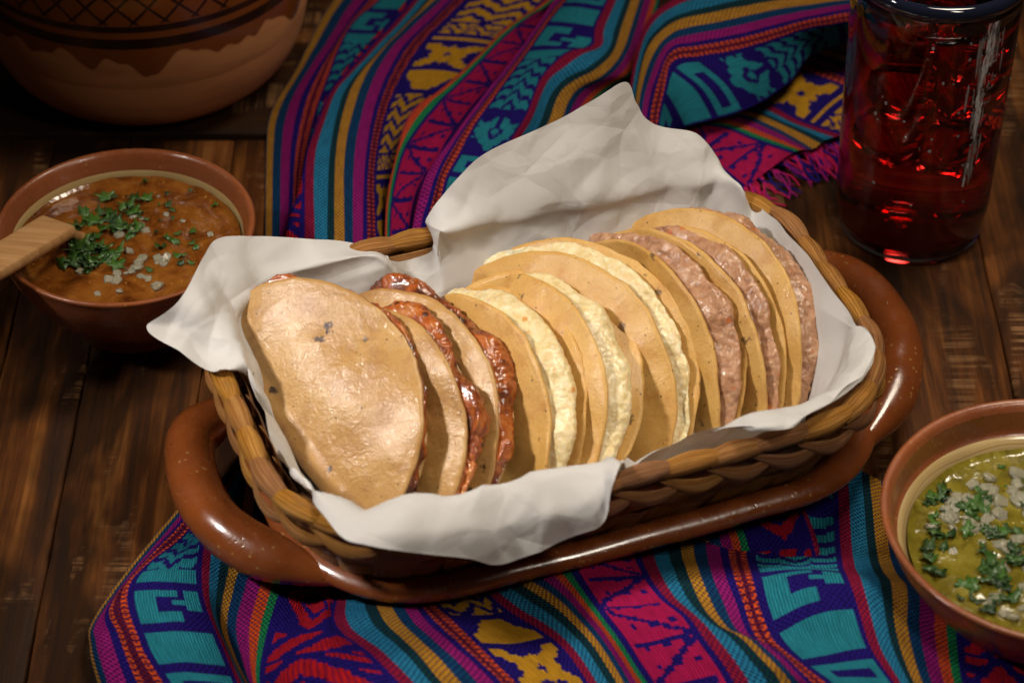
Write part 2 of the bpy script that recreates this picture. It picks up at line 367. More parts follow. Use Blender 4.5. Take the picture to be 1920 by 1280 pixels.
# ------------------------------------------------------------ paper liner: one sheet, floor -> wall -> over the rim -> torn/cut edge
# keys run around the rim: (a, c) where it leaves the basket wall, optional crest, edge.  (px, py, mode, value)
def pt(q):
    u, w, mode, val = q
    if mode == 'l': return loc(u, w, val)
    return un(u, w, val) if mode == 'z' else (unc(u, w, val) if mode == 'c' else una(u, w, val))
PK = [  # where it leaves the wall: a, c | crest | edge
 (-0.138, 0.028, (-0.137, 0.03, 'l', 0.0915), (322, 655, 'z', 0.0925)),
 (-0.139, 0.012, (-0.136, 0.018, 'l', 0.09), (405, 693, 'z', 0.0925)),
 (-0.138, -0.004, None, (468, 696, 'a', -0.134)),
 (-0.138, -0.028, None, (492, 775, 'a', -0.136)),
 (-0.136, -0.05, None, (516, 858, 'a', -0.136)),
 (-0.134, -0.06, None, (522, 846, 'z', 0.083)),
 (-0.129, -0.072, (560, 900, 'z', 0.085), (576, 912, 'z', 0.087)),
 (-0.119, -0.086, (-0.119, -0.0915, 'l', 0.0935), (634, 1000, 'z', 0.0925)),
 (-0.11, -0.09, (-0.11, -0.0965, 'l', 0.0935), (690, 1023, 'c', -0.114)),
 (-0.091, -0.091, (-0.091, -0.0975, 'l', 0.0935), (790, 1037, 'c', -0.119)),
 (-0.07, -0.0915, (-0.07, -0.098, 'l', 0.0935), (880, 1047, 'c', -0.119)),
 (-0.057, -0.092, (-0.057, -0.0985, 'l', 0.0935), (936, 1060, 'c', -0.119)),
 (-0.04, -0.092, (-0.04, -0.0985, 'l', 0.0935), (1010, 1037, 'c', -0.119)),
 (-0.02, -0.092, (-0.02, -0.0985, 'l', 0.0935), (1092, 1003, 'c', -0.119)),
 (-0.011, -0.092, (-0.011, -0.0985, 'l', 0.0935), (1132, 978, 'c', -0.119)),
 (-0.006, -0.092, (-0.006, -0.0985, 'l', 0.0935), (1147, 915, 'c', -0.119)),
 (-0.002, -0.092, (-0.002, -0.097, 'l', 0.092), (1166, 864, 'c', -0.1)),
 (0.003, -0.092, None, (1180, 884, 'c', -0.0905)),
 (0.021, -0.092, None, (1248, 842, 'c', -0.0905)),
 (0.042, -0.092, None, (1332, 806, 'c', -0.0905)),
 (0.061, -0.092, (0.061, -0.097, 'l', 0.094), (1405, 803, 'c', -0.106)),
 (0.08, -0.0905, (0.08, -0.0955, 'l', 0.094), (1470, 807, 'c', -0.112)),
 (0.091, -0.088, (0.091, -0.093, 'l', 0.094), (1502, 788, 'c', -0.108)),
 (0.11, -0.082, (0.112, -0.087, 'l', 0.0935), (1560, 762, 'z', 0.0895)),
 (0.128, -0.068, (0.13, -0.073, 'l', 0.0935), (1622, 716, 'z', 0.0895)),
 (0.137, -0.052, (0.139, -0.057, 'l', 0.0935), (1641, 672, 'z', 0.0895)),
 (0.139, -0.034, None, (1592, 588, 'a', 0.139)),
 (0.139, -0.005, None, (1545, 522, 'a', 0.139)),
 (0.139, 0.033, None, (1482, 440, 'a', 0.139)),
 (0.136, 0.054, None, (1425, 388, 'a', 0.137)),
 (0.131, 0.066, (0.129, 0.062, 'l', 0.093), (1362, 336, 'c', 0.078)),
 (0.122, 0.078, (0.122, 0.073, 'l', 0.092), (1344, 294, 'c', 0.084)),
 (0.112, 0.078, (0.112, 0.073, 'l', 0.092), (1308, 250, 'c', 0.09)),
 (0.1, 0.084, (0.1, 0.079, 'l', 0.092), (1236, 234, 'c', 0.095)),
 (0.094, 0.084, (0.094, 0.079, 'l', 0.092), (1205, 198, 'c', 0.099)),
 (0.087, 0.084, (0.087, 0.079, 'l', 0.092), (1174, 154, 'c', 0.103)),
 (0.07, 0.084, (0.07, 0.079, 'l', 0.092), (1108, 192, 'c', 0.1)),
 (0.052, 0.084, (0.052, 0.079, 'l', 0.092), (1048, 226, 'c', 0.098)),
 (0.018, 0.084, (0.018, 0.079, 'l', 0.092), (920, 282, 'c', 0.097)),
 (0.0, 0.084, (0.0, 0.079, 'l', 0.092), (862, 330, 'c', 0.095)),
 (-0.018, 0.084, (-0.018, 0.079, 'l', 0.092), (800, 404, 'c', 0.093)),
 (-0.023, 0.084, (-0.023, 0.079, 'l', 0.092), (800, 432, 'c', 0.091)),
 (-0.028, 0.083, None, (812, 468, 'c', 0.082)),
 (-0.036, 0.083, None, (772, 486, 'c', 0.082)),
 (-0.045, 0.083, None, (735, 488, 'c', 0.082)),
 (-0.056, 0.083, (-0.056, 0.079, 'l', 0.088), (700, 457, 'c', 0.094)),
 (-0.088, 0.082, (-0.086, 0.078, 'l', 0.09), (590, 447, 'c', 0.095)),
 (-0.113, 0.075, (-0.111, 0.072, 'l', 0.092), (490, 441, 'c', 0.093)),
 (-0.127, 0.064, (-0.123, 0.063, 'l', 0.093), (412, 445, 'c', 0.089)),
 (-0.134, 0.052, (-0.131, 0.053, 'l', 0.093), (380, 484, 'c', 0.077)),
 (-0.137, 0.044, (-0.135, 0.046, 'l', 0.093), (334, 564, 'z', 0.106)),
 (-0.138, 0.036, (-0.137, 0.038, 'l', 0.0925), (275, 613, 'z', 0.0985)),
]
def liner():
    cols = []
    for a, c, cr, ed in PK:
        cs = -.006; g_ = c-cs; fl = [loc(0, cs, .030), loc(a*.45, cs+g_*.45, .030), loc(a*.85, cs+g_*.73, .031), loc(a*.87, cs+g_*.77, .040), loc(a*.905, cs+g_*.835, .058)]
        e = pt(ed); rim = loc(a*.962, cs+g_*.93, .078)
        if cr is None:
            cols.append(fl+[fl[-1]*.66+e*.34, fl[-1]*.34+e*.66, fl[-1]*.15+e*.85, e])
        else:
            kc = pt(cr); out = np.array([0, 0, .0025]) if cr[2] != 'l' else (BC*(0 if c > 0 else -.0055)+ZV*(0 if c > 0 else .002))
            cols.append(fl+[rim*.7+kc*.3, kc, kc*.55+e*.45+out, e])
    cols = np.array(cols); n = len(cols); NU, NV = 560, 150
    rows = []
    tt = np.concatenate([np.linspace(0, 4, 30), np.linspace(4, 8, NV-29)[1:]])
    prof = np.array([catmull(c, tt) for c in cols])                    # (n, NV, 3)
    # straighter flap between crest and edge
    ext = np.concatenate([prof[-2:], prof, prof[:3]], 0)
    u = np.linspace(0, n, NU, endpoint=False)+2
    P = np.stack([catmull(ext[:, j], u) for j in range(NV)], 1)
    du = np.roll(P, -1, 0)-np.roll(P, 1, 0); dv = np.gradient(P, axis=1); N = np.cross(du, dv)
    N /= np.linalg.norm(N, axis=2)[..., None]+1e-9
    # folded, faceted crumple: crossing creases as piecewise-planar ridges
    rr = np.random.default_rng(11); K = 70; cp = P[rr.integers(0, NU, K), rr.integers(45, NV, K)]; cdir = rr.normal(size=(K, 3)); cdir /= np.linalg.norm(cdir, axis=1)[:, None]
    D = np.zeros(P.shape[:2])
    for q in range(K):
        r = P-cp[q]; d = np.linalg.norm(r, axis=2); rad = rr.uniform(.018, .045)
        D += rr.choice([-1, 1])*rr.uniform(.5, 1.2)*np.clip(1-d/rad, 0, 1)*(np.abs(r@cdir[q])/rad)*.0075
    big = np.array([[fn(p[0]*20, p[1]*20, p[2]*20)*.0016+fn(p[0]*60+3, p[1]*60, p[2]*60)*.0006 for p in row] for row in P])
    wgt = sst((tt-3.4)/1.6)[None]
    P = P+N*((D+big)*wgt)[..., None]
    return P
P = liner(); NU, NV = P.shape[:2]
o = mesh('paper_liner', P, gridF(NU, NV, True), PAPER)
tag(o, 'crumpled white paper liner folded over the rim of the palm basket', 'paper')

# ------------------------------------------------------------ nine folded tacos
TP = [  # s, q, h, raise, yaw, lean front, lean back, radius, front half longer by
 (-.1245, .004, .0585, .278, .263, .925, 1.125, .0715, .002), (-.0945, -.0006, .042, .228, .141, .7125, .912, .0685, .0012), (-.0797, .006, .0406, .231, .222, .720, .985, .0706, .001),
 (-.0355, .0029, .0357, .211, .135, .416, .785, .0666, -.0048), (-.0195, .0003, .046, .290, .085, .789, 1.075, .0672, -.0053), (.0065, .0091, .0363, .311, .330, .6525, .8705, .0749, -.005),
 (.0558, .0174, .0326, .2365, .2156, .2523, .505, .0677, -.0036), (.0697, .0113, .0343, .2185, .2666, .3842, .590, .0686, -.0029), (.0786, .0135, .0404, .228, .2425, .6389, .967, .0719, -.0011)]
KIND = ['pork']*3+['potato']*3+['bean']*3
TL = ['folded oily brown taco with stewed filling, lying full face at the end of the row',
      'folded brown taco of red stewed filling, second from the basket end with the full-face taco',
      'folded brown taco of red stewed filling, touching the first mashed potato taco',
      'folded taco full of pale mashed potato, next to the red stewed tacos',
      'folded taco with pale mashed potato, middle one of the three potato tacos',
      'folded taco with pale mashed potato, next to the bean tacos',
      'folded yellow taco with pinkish bean filling, next to the potato tacos',
      'folded yellow taco with pinkish bean filling, middle one of the three bean tacos',
      'folded yellow taco with pinkish bean filling, last of the row against the paper']
def taco(i):
    s, q, h, be, de, pf, pb, R, dR = TP[i]; kind = KIND[i]; sd = i*9.13
    base = loc(s, q, h); a2 = BA*math.cos(de)+BC*math.sin(de); c2 = -BA*math.sin(de)+BC*math.cos(de)
    kk = c2*math.cos(be)+ZV*math.sin(be); z2 = -c2*math.sin(be)+ZV*math.cos(be)
    mid = (pf+pb)/2; t = np.linspace(0, R*1.2, 400); Lb = .003
    def path(start, end, sgn):
        ph = start+(end-start)*sst(t/Lb*.5+.0)*1.0; ph = np.where(t > 2*Lb, end, start+(end-start)*sst(t/(2*Lb)))
        ph = ph + .16*np.clip((t-.02)/R, 0, 1)*1.0-.05
        dx, dy = np.sin(ph), np.cos(ph); dt = t[1]-t[0]
        return np.r_[0, np.cumsum(dx)[:-1]*dt], np.r_[0, np.cumsum(dy)[:-1]*dt], ph
    fx, fy, fp = path(mid-PI/2, pf, -1); bx, by, bp = path(mid+PI/2, pb, 1)
    for gx, gy, pe in ((fx, fy, pf), (bx, by, pb)):   # both halves lie on their own plane through the fold
        dn = gx[200]*math.cos(pe)-gy[200]*math.sin(pe); rp_ = sst(t/(4*Lb)); gx -= dn*math.cos(pe)*rp_; gy += dn*math.sin(pe)*rp_
    def surf(x, y, off=0., wave=1.):              # x along the fold, y across (front +, back -)
        ay = np.abs(y); X = np.where(y >= 0, np.interp(ay, t, fx), np.interp(ay, t, bx)); Y = np.where(y >= 0, np.interp(ay, t, fy), np.interp(ay, t, by))
        ph = np.where(y >= 0, np.interp(ay, t, fp), np.interp(ay, t, bp))
        w = np.array([fn(a*24+sd, b*24, sd)*.0058+fn(a*75+sd, b*75, 5+sd)*.0011 for a, b in zip(np.ravel(x), np.ravel(y))]).reshape(np.shape(x))*wave
        w = w*np.clip(np.hypot(x, y)/R, .1, 1)**1.3 + off
        w = w - np.where(y > 0, 1, -.3)*(.0062 if i == 0 else .0030)*np.clip(1-(x/R)**2-((ay-.52*R)/(.55*R))**2, 0, 1)
        X = X+np.cos(ph)*w; Y = Y-np.sin(ph)*w
        # the fold sags a little at its ends
        Y = Y-.10*(x/R)**2*.012
        return base+kk*np.asarray(x)[..., None]+a2*X[..., None]+z2*Y[..., None]
    root = empty('taco', tuple(base), TL[i], 'taco', 'tacos in the basket')
    nth, nr = 150, 40; th = np.linspace(0, 2*PI, nth, endpoint=False); rr = np.linspace(0, 1, nr)**.8
    edge = np.array([(R+dR*math.sin(a))*(1+.022*fn(math.cos(a)*2+sd, math.sin(a)*2, 1)+.010*fn(math.cos(a)*7+sd, math.sin(a)*7, 4)+.005*fn(math.cos(a)*24+sd, math.sin(a)*24, 6)) for a in th])
    x = edge[:, None]*rr*np.cos(th)[:, None]; y = edge[:, None]*rr*np.sin(th)[:, None]
    thick = .0014*(1-.35*rr[None]**10)
    top_, bot = surf(x, y, thick), surf(x, y, -thick)
    lip = surf(x[:, -1:]*1.006, y[:, -1:]*1.006, 0.)
    V = np.concatenate([top_, lip, bot[:, ::-1]], 1)
    mesh('tortilla', V, gridF(nth, 2*nr+1, True), TORT_BROWN if kind == 'pork' else TORT_YELLOW, root)
    # filling: a lumpy tongue held between the two halves
    na, nb = 230, 46; A = np.linspace(.26, PI-.24, na); B = np.linspace(0, 1, nb); V = np.zeros((na, nb, 3))
    lump = {'pork': (.0085, .0016, 42, 240), 'potato': (.0028, .0008, 50, 230), 'bean': (.0028, .0010, 60, 230)}[kind]
    ro0 = {'pork': 1.0, 'potato': .945, 'bean': .95}[kind]
    slope = {'pork': .0, 'potato': .04, 'bean': .03}[kind]
    for ia, a in enumerate(A):
        n1 = fn(math.cos(a)*3+sd, math.sin(a)*3, 8+sd); n2 = fn(math.cos(a)*9+sd, math.sin(a)*9, 3)
        ro = (R+dR*math.sin(a))*(ro0+.045*n1+(.025 if kind == 'pork' else .010)*n2)*(1-.10*(abs(a-PI/2)/(PI/2))**6)
        for ib, b in enumerate(B):
            if b < .22: f = b/.22; rho = R*.40+(ro-R*.40)*f; w = .07
            elif b > .78: f = (1-b)/.22; rho = R*.40+(ro-R*.40)*f; w = .93
            else: f = (b-.22)/.56; rho = ro+R*(.045 if kind == 'pork' else .102)*math.sin(PI*f**1.25); w = .07+.86*f
            if b >= .22: rho -= R*slope*w*(1 if b <= .78 else f)+2*dR*math.sin(a)*.8*w*(1 if b <= .78 else f)
            V[ia, ib] = (rho*math.cos(a), rho*math.sin(a), w)
    x, y, w = V[..., 0], V[..., 1], V[..., 2, None]
    Pf, Pb = surf(-x, y, .0012), surf(-x, -y, -.0012); P = Pf*(1-w)+Pb*w
    Nn = np.cross(np.gradient(P, axis=0), np.gradient(P, axis=1)); Nn /= np.linalg.norm(Nn, axis=2)[..., None]+1e-9
    outd = P-(base+z2*.01); sg = np.sign((Nn*outd).sum(2).mean())
    m1, m2, f1, f2 = lump
    D = np.array([[m1*fn(p[0]*f1+sd, p[1]*f1, p[2]*f1)+m2*abs(fn(p[0]*f2, p[1]*f2+sd, p[2]*f2))+m2*.5*fn(p[0]*f2*2.3, p[1]*f2*2.3, p[2]*f2*2.3) for p in row] for row in P])
    D *= np.clip(np.minimum(A-.26, PI-.24-A)/.35, .1, 1)[:, None]
    D *= np.clip(np.minimum((w[..., 0]-.07)/.12, (.93-w[..., 0])/.12), .12, 1)
    P = P+Nn*sg*D[..., None]
    mesh('filling', P, gridF(na, nb), {'pork': F_PORK, 'potato': F_POTATO, 'bean': F_BEAN}[kind], root)
for i in range(9): taco(i)

# ------------------------------------------------------------ woven cloths
BLUE, RED_, LBL, DGR, YEL, TEA, MAG, ORA, GRE, DRD = (.016, .008, .150), (.26, .010, .030), (.020, .20, .36), (.006, .040, .034), (.48, .225, .012), (.006, .050, .125), (.30, .012, .155), (.62, .075, .008), (.012, .22, .060), (.11, .008, .02)
TURQ, REDB, YELB, PINK = (.022, .26, .33), (.42, .010, .012), (.60, .30, .008), (.50, .012, .085)
P1 = [(RED_, 5), (LBL, 6.5), (DGR, 4.5), (YEL, 5.5), (TEA, 5), (MAG, 6), (ORA, 5), (GRE, 4)]
P2 = [(RED_, 5), (LBL, 6.5), (DGR, 4.5), (YEL, 5.5), (TEA, 5), (MAG, 6), (BLUE, 3), (ORA, 2.4), (DRD, 2.2), (ORA, 2.4)]
def seq():
    S = []; u = -27.
    def put(c, w, kind=None):
        nonlocal u; S.append((u, u+w, c, kind)); u += w
    put(TEA, 1.5); put(YEL, 5); put(TEA, 5); put(MAG, 5.5); put(BLUE, 3); put(ORA, 2.4); put(DRD, 2.2); put(ORA, 2.4)
    for r in range(2):
        for kind, st in ((TURQ, P1), (REDB, P2), (YELB, P1), (PINK, P2)):
            put(BLUE, 36, kind)
            for c, w in st: put(c, w)
    return S
SEQ = seq()
def tri(x): return np.abs((x % 1)*2-1)
def brocade(kind, x, y):                          # x 0..1 across the band, y mm along; both already snapped to threads
    ins = (x > .07) & (x < .93)
    if kind == TURQ:
        y = y % 168
        m = np.zeros(x.shape, bool)
        m |= (y < 9) & (x > .05)
        m |= (y > 13) & (y < 34) & (((x < .34)) | ((y < 18) & (x < .62)) | ((y > 28) & (x < .62)) | ((x > .72) & (y < 26)) | ((x > .55) & (y > 20) & (y < 23)))
        m |= (y > 39) & (y < 58)
        m |= (y > 62) & (y < 78) & ~((y > 66) & (y < 73) & (x > .25) & (x < .8)) 
        q = np.abs(y-97)/16+np.abs(x-.5)/.46
        m |= (q < 1) & ~((q < .42) & (q > .2)) & ~((np.abs(x-.5) < .05) & (y > 99))
        m |= (y > 84) & (y < 112) & ((np.abs(x-.5)-np.abs(y-98)/28) > .12) & (((y//3.4) % 2) < 1)
        m |= (y > 116) & ((((y+12*tri(x*1.0)+5*tri(x*3))) % 10.5) < 6.0)
        return m & ins
    if kind == YELB:
        y = y % 132
        m = (y < 50) & (((y+9*tri(x*2.0)) % 10.5) < 5.6)
        m |= (y > 54) & (y < 74) & (np.abs(x-.5) < .12+.38*(y-54)/20)
        q = np.maximum(np.abs(x-.5)/.42, np.abs(y-92)/13); s2 = np.abs(x-.5)/.5+np.abs(y-92)/17
        m |= (q < 1) & ((s2 < .62) | (np.abs(np.abs(x-.5)/.42-np.abs(y-92)/13) < .34)) & ~(s2 < .16)
        m |= (y > 108) & (y < 112); m |= (y > 116) & (y < 129) & (((y+7*tri(x*3)) % 6.5) < 3.6)
        return m & ins
    if kind == PINK:
        t = tri(y/44); zig = np.abs(x-(.04+.92*t)) < .065
        inner = (((x*36) % 9 < 2.6) & ((y % 11) < 2.6)) | ((np.abs(((y+11) % 22)-11) < 1.4) & (np.abs(x-.5) < .36))
        return ins & ~zig & ~inner
    y = y % 74
    q = np.abs(x-.5)/.5+np.abs(y-24)/25
    m = ((q < .95) & ~((q < .52) & (q > .30))) | ((y > 52) & (y < 70) & (((x*5+y/9) % 2) < 1.15)) | ((y < 24) & (q > 1.25) & (((y//4) % 2) < 1))
    return m & ins
def m_cloth():
    k = M('handwoven_striped_cotton'); col = k.n('VertexColor', 0, {'layer_name': 'thread'}); al = k.n('VertexColor', 1, {'layer_name': 'thread'})
    sp = k.n('SeparateXYZ', 0, Vector=k.co('UV')); x = sp; y = sp.node.outputs[1]
    nz = k.no(k.mp(k.co('UV'), (.25, .25, .25)), 1, 2)
    x2 = k.ma('ADD', x, k.ma('MULTIPLY', nz, .8)); y2 = k.ma('ADD', y, k.ma('MULTIPLY', nz, .6))
    sx = k.ma('SINE', k.ma('MULTIPLY', x2, PI/1.25)); sy = k.ma('SINE', k.ma('MULTIPLY', y2, PI/1.35))
    w = k.ma('MULTIPLY', sx, sy)                                   # plain weave, over / under
    fl = k.ma('SINE', k.ma('MULTIPLY', x2, 2*PI/1.25))             # long floats of the brocade
    hmix = k.ma('ADD', k.ma('MULTIPLY', w, al), k.ma('MULTIPLY', fl, k.ma('SUBTRACT', 1., al)))
    under = k.ma('MULTIPLY', k.rf(hmix, .15, -.55), k.rf(al, 0, 1, .50, .92))
    c2 = k.mix(under, col, k.mix(.10, tuple(x*.35 for x in BLUE), col))
    c2 = k.mix(1., c2, k.ramp(k.no(k.mp(k.co('UV'), (.9, .12, 1)), 1, 3), [(.3, (.72, .72, .72)), (.7, (1.12, 1.12, 1.12))]), 'MULTIPLY')
    fuzz = k.no(k.mp(k.co('UV'), (2.2, 2.2, 1)), 1, 3)
    h = k.ma('ADD', k.ma('ADD', hmix, k.ma('MULTIPLY', k.ma('SUBTRACT', 1., al), 1.4)), k.ma('MULTIPLY', fuzz, 1.2))
    return k.set(Base_Color=c2, Roughness=.85, Specular_IOR_Level=.05, Normal=k.bump(h, .75, .0005))
CLOTH = m_cloth()
def cloth_piece(guides, du=1.0, dv=1.1, seed=0, under=None, voff=0., wrinkle=.0016, floor=.0015, zs=1.35):
    """guides: [(u mm, [(px,py,z) ...])] -> verts, faces, uv, face colours"""
    G = [(u, np.array([un(x, y, z*zs if z > .0045 else z) for x, y, z in L])) for u, L in guides]
    nv = 2; R = []; lens = []
    mean = np.mean([resample(g, 50)[1] for _, g in G]); nv = int(mean*1000/dv)
    R = np.array([resample(g, nv)[0] for _, g in G]); us = np.array([u for u, _ in G], float)
    if under:                                     # roll the first edge under itself
        r0 = R[0].copy(); d = R[1]-R[0]; d /= np.linalg.norm(d, axis=1)[:, None]
        r0 = r0+d*.006; r0[:, 2] = np.maximum(floor, R[0][:, 2]-under); R = np.concatenate([r0[None], R]); us = np.r_[us[0]-under*1000*.8, us]
    nu = int((us[-1]-us[0])/du); uq = np.linspace(us[0], us[-1], nu); ti = np.interp(uq, us, np.arange(len(us)))
    P = np.stack([catmull(R[:, j], ti) for j in range(nv)], 1)         # (nu, nv, 3)
    vv = np.arange(nv)*dv+voff
    wr = np.array([[fn(p[0]*28+seed, p[1]*28, seed)*wrinkle+fn(p[0]*75+seed, p[1]*75, 2)*wrinkle*.35 for p in row] for row in P])
    P[..., 2] = np.maximum(P[..., 2]+wr, floor)
    F = gridF(nu, nv); UV = np.stack(np.broadcast_arrays(uq[:, None], vv[None]), -1).reshape(-1, 2)
    uc = (uq[:-1]+uq[1:])/2; U, Vm = np.meshgrid(uc, vv[:-1], indexing='ij'); C = np.zeros(U.shape+(4,))
    for a, b, c, kind in SEQ:
        s = (U >= a) & (U < b); C[s] = (*c, 1)
        if kind and s.any():
            x = (np.floor((U-a)/1.2)*1.2)/(b-a); y = np.floor(Vm/1.5)*1.5
            m = s & brocade(kind, x, y); C[m] = (*kind, 0)
    # orange dotted lines: broken along the thread
    dots = (np.abs(C[..., 0]-ORA[0]) < .01); per = ((Vm % 3.2) < 1.1) & dots
    for a, b, c, kind in SEQ:
        if c == ORA and b-a < 3: s = (U >= a) & (U < b) & ((Vm % 3.3) < 1.3); C[s] = (*DRD, 1)
    return P.reshape(-1, 3), F, UV, C.reshape(-1, 4)
def joined(name, pieces, parent=None):
    V, F, UV, C = [], [], [], []; o = 0
    for v, f, u, c in pieces: V.append(v); F.append(f+o); UV.append(u); C.append(c); o += len(v)
    return mesh(name, np.concatenate(V), np.concatenate(F), CLOTH, parent, uv=np.concatenate(UV), col=np.concatenate(C))
def zz(L, z): return [(x, y, z if np.isscalar(z) else z[min(i, len(z)-1)]) for i, (x, y) in enumerate(L)]

# cloth behind the basket: folds A..F, each rolled over the one before
bk = []
bk.append(cloth_piece([
 (-27, zz([(505, 640), (497, 520), (497, 431), (499, 281), (508, 210), (555, 131), (592, 56), (626, 0), (690, -95)], .002)),
 (-10, zz([(545, 640), (540, 520), (540, 405), (546, 262), (570, 169), (630, 75), (682, 0), (755, -95)], .005)),
 (0, zz([(566, 640), (563, 520), (561, 375), (577, 262), (604, 169), (651, 56), (712, -5), (790, -95)], .006)),
 (18, zz([(590, 640), (585, 520), (582, 375), (598, 262), (630, 169), (688, 56), (745, -5), (820, -95)], .005)),
 (40, zz([(630, 640), (625, 520), (620, 375), (640, 262), (672, 169), (735, 56), (790, -5), (860, -95)], .003))], seed=1, voff=60, wrinkle=.001))
bk.append(cloth_piece([
 (105, zz([(540, 600), (536, 439), (561, 356), (592, 240), (611, 187), (641, 139), (720, 52), (761, 4), (845, -95)], (.006, .012, .016, .019, .02, .02, .02, .02))),
 (113.5, zz([(576, 600), (574, 442), (576, 300), (600, 225), (624, 169), (650, 139), (733, 52), (775, 4), (858, -95)], (.008, .014, .019, .021, .022, .022))),
 (125, zz([(615, 600), (613, 442), (617, 300), (633, 210), (659, 150), (735, 71), (790, 11), (872, -95)], (.008, .014, .019, .022, .022))),
 (135, zz([(647, 600), (645, 442), (645, 300), (662, 206), (695, 124), (762, 49), (815, 0), (900, -95)], (.008, .013, .018, .021, .021))),
 (146, zz([(682, 600), (679, 442), (684, 300), (705, 187), (750, 94), (810, 34), (842, 0), (930, -95)], (.007, .012, .016, .019, .019))),
 (156, zz([(707, 600), (705, 442), (703, 319), (720, 225), (750, 150), (799, 75), (857, 17), (960, -95)], (.006, .010, .013, .016, .017))),
 (174, zz([(722, 600), (718, 440), (722, 330), (752, 215), (795, 155), (850, 88), (940, 15), (1030, -95)], (.004, .007, .009, .012, .014))),
 (196, zz([(738, 600), (735, 440), (745, 337), (795, 210), (845, 170), (900, 112), (1000, 35), (1100, -95)], (.002, .004, .005, .006, .008)))], seed=2, under=.014, voff=0, wrinkle=.001))
bk.append(cloth_piece([
 (221, zz([(722, 600), (722, 431), (728, 360), (741, 300), (759, 232), (784, 197), (825, 170), (890, 112), (953, 50), (1023, 3), (1110, -95)], (.006, .010, .014, .018, .020, .020, .020))),
 (233.5, zz([(732, 600), (730, 431), (740, 340), (762, 270), (817, 197), (860, 155), (926, 88), (985, 35), (1040, 0), (1130, -95)], (.007, .011, .016, .020, .022, .022))),
 (252, zz([(752, 600), (748, 435), (762, 345), (795, 270), (845, 205), (895, 150), (955, 85), (1008, 30), (1060, -8), (1150, -95)], (.006, .010, .014, .017, .019, .02))),
 (269.5, zz([(775, 600), (771, 439), (785, 360), (822, 300), (862, 235), (918, 165), (982, 94), (1030, 30), (1080, -15), (1170, -95)], (.004, .007, .010, .012, .013, .014))),
 (280, zz([(800, 600), (797, 439), (812, 360), (850, 300), (890, 235), (945, 165), (1006, 94), (1050, 30), (1100, -15), (1190, -95)], (.002, .004, .005, .006, .006)))], seed=3, under=.014, voff=20, wrinkle=.001))
bk.append(cloth_piece([
 (298, zz([(772, 600), (772, 439), (793, 345), (820, 296), (845, 265), (898, 193), (955, 122), (1008, 50), (1040, 3), (1125, -95)], (.006, .012, .018, .021, .023, .024, .024))),
 (303, zz([(792, 600), (792, 439), (808, 370), (826, 315), (852, 268), (903, 196), (961, 122), (1014, 50), (1048, 3), (1132, -95)], (.007, .013, .019, .022, .024, .025, .025))),
 (312, zz([(825, 600), (822, 430), (832, 345), (858, 290), (885, 240), (920, 190), (968, 125), (1022, 50), (1058, 3), (1142, -95)], (.007, .013, .019, .022, .024, .026, .026))),
 (330, zz([(860, 600), (858, 430), (870, 365), (905, 290), (938, 225), (965, 175), (1010, 110), (1058, 55), (1085, 5), (1165, -95)], (.006, .012, .018, .022, .025, .028, .029))),
 (348, zz([(900, 600), (893, 430), (911, 345), (955, 270), (990, 210), (1018, 145), (1064, 100), (1112, 85), (1122, 40), (1190, -95)], (.005, .010, .016, .021, .025, .028, .030))),
 (359, zz([(950, 600), (945, 420), (967, 310), (1009, 232), (1030, 180), (1058, 146), (1100, 125), (1140, 90), (1155, 40), (1210, -95)], (.004, .009, .014, .019, .023, .026, .028))),
 (369.5, zz([(1000, 600), (985, 400), (1020, 290), (1050, 232), (1066, 190), (1085, 165), (1130, 140), (1165, 100), (1185, 45), (1230, -95)], (.003, .007, .011, .015, .019, .022, .024))),
 (392, zz([(1040, 600), (1030, 400), (1060, 290), (1090, 232), (1118, 190), (1150, 160), (1185, 140), (1205, 110), (1225, 50), (1260, -95)], (.002, .004, .006, .009, .012, .014, .016)))], seed=4, under=.015, voff=125, wrinkle=.001))
bk.append(cloth_piece([
 (270, zz([(1180, 420), (1175, 260), (1180, 167), (1196, 85), (1216, 40), (1252, 8), (1300, -12), (1400, -36), (1527, -45), (1660, -60)], (.006, .012, .022, .030, .034, .036, .036))),
 (274.5, zz([(1188, 420), (1181, 270), (1186, 172), (1203, 88), (1224, 46), (1258, 17), (1305, -2), (1400, -24), (1527, -30), (1660, -44)], (.006, .013, .024, .032, .036, .038, .038))),
 (285.5, zz([(1196, 420), (1188, 280), (1193, 180), (1212, 97), (1241, 58), (1279, 36), (1356, 19), (1463, 2), (1560, -10), (1660, -20)], (.006, .013, .024, .033, .038, .040, .040))),
 (291, zz([(1202, 420), (1194, 290), (1198, 190), (1221, 109), (1254, 66), (1292, 51), (1378, 34), (1484, 13), (1570, 2), (1660, -6)], (.006, .013, .024, .033, .038, .040, .040))),
 (302, zz([(1222, 420), (1210, 300), (1215, 207), (1233, 141), (1260, 91), (1314, 79), (1399, 62), (1506, 34), (1580, 21), (1660, 12)], (.005, .012, .023, .032, .037, .038, .038))),
 (312, zz([(1244, 420), (1230, 310), (1234, 228), (1246, 171), (1262, 118), (1314, 107), (1399, 90), (1506, 55), (1580, 43), (1660, 33)], (.004, .011, .022, .030, .034, .035, .035))),
 (330, zz([(1256, 420), (1246, 320), (1248, 245), (1268, 195), (1300, 170), (1340, 162), (1408, 140), (1500, 82), (1580, 62), (1660, 52)], (.003, .008, .016, .023, .026, .027, .028))),
 (348, zz([(1262, 430), (1258, 330), (1262, 258), (1290, 236), (1330, 226), (1370, 215), (1430, 190), (1482, 152), (1530, 100), (1660, 72)], (.002, .004, .009, .013, .014, .016, .018)))], seed=5, under=.02, voff=118, wrinkle=.001))
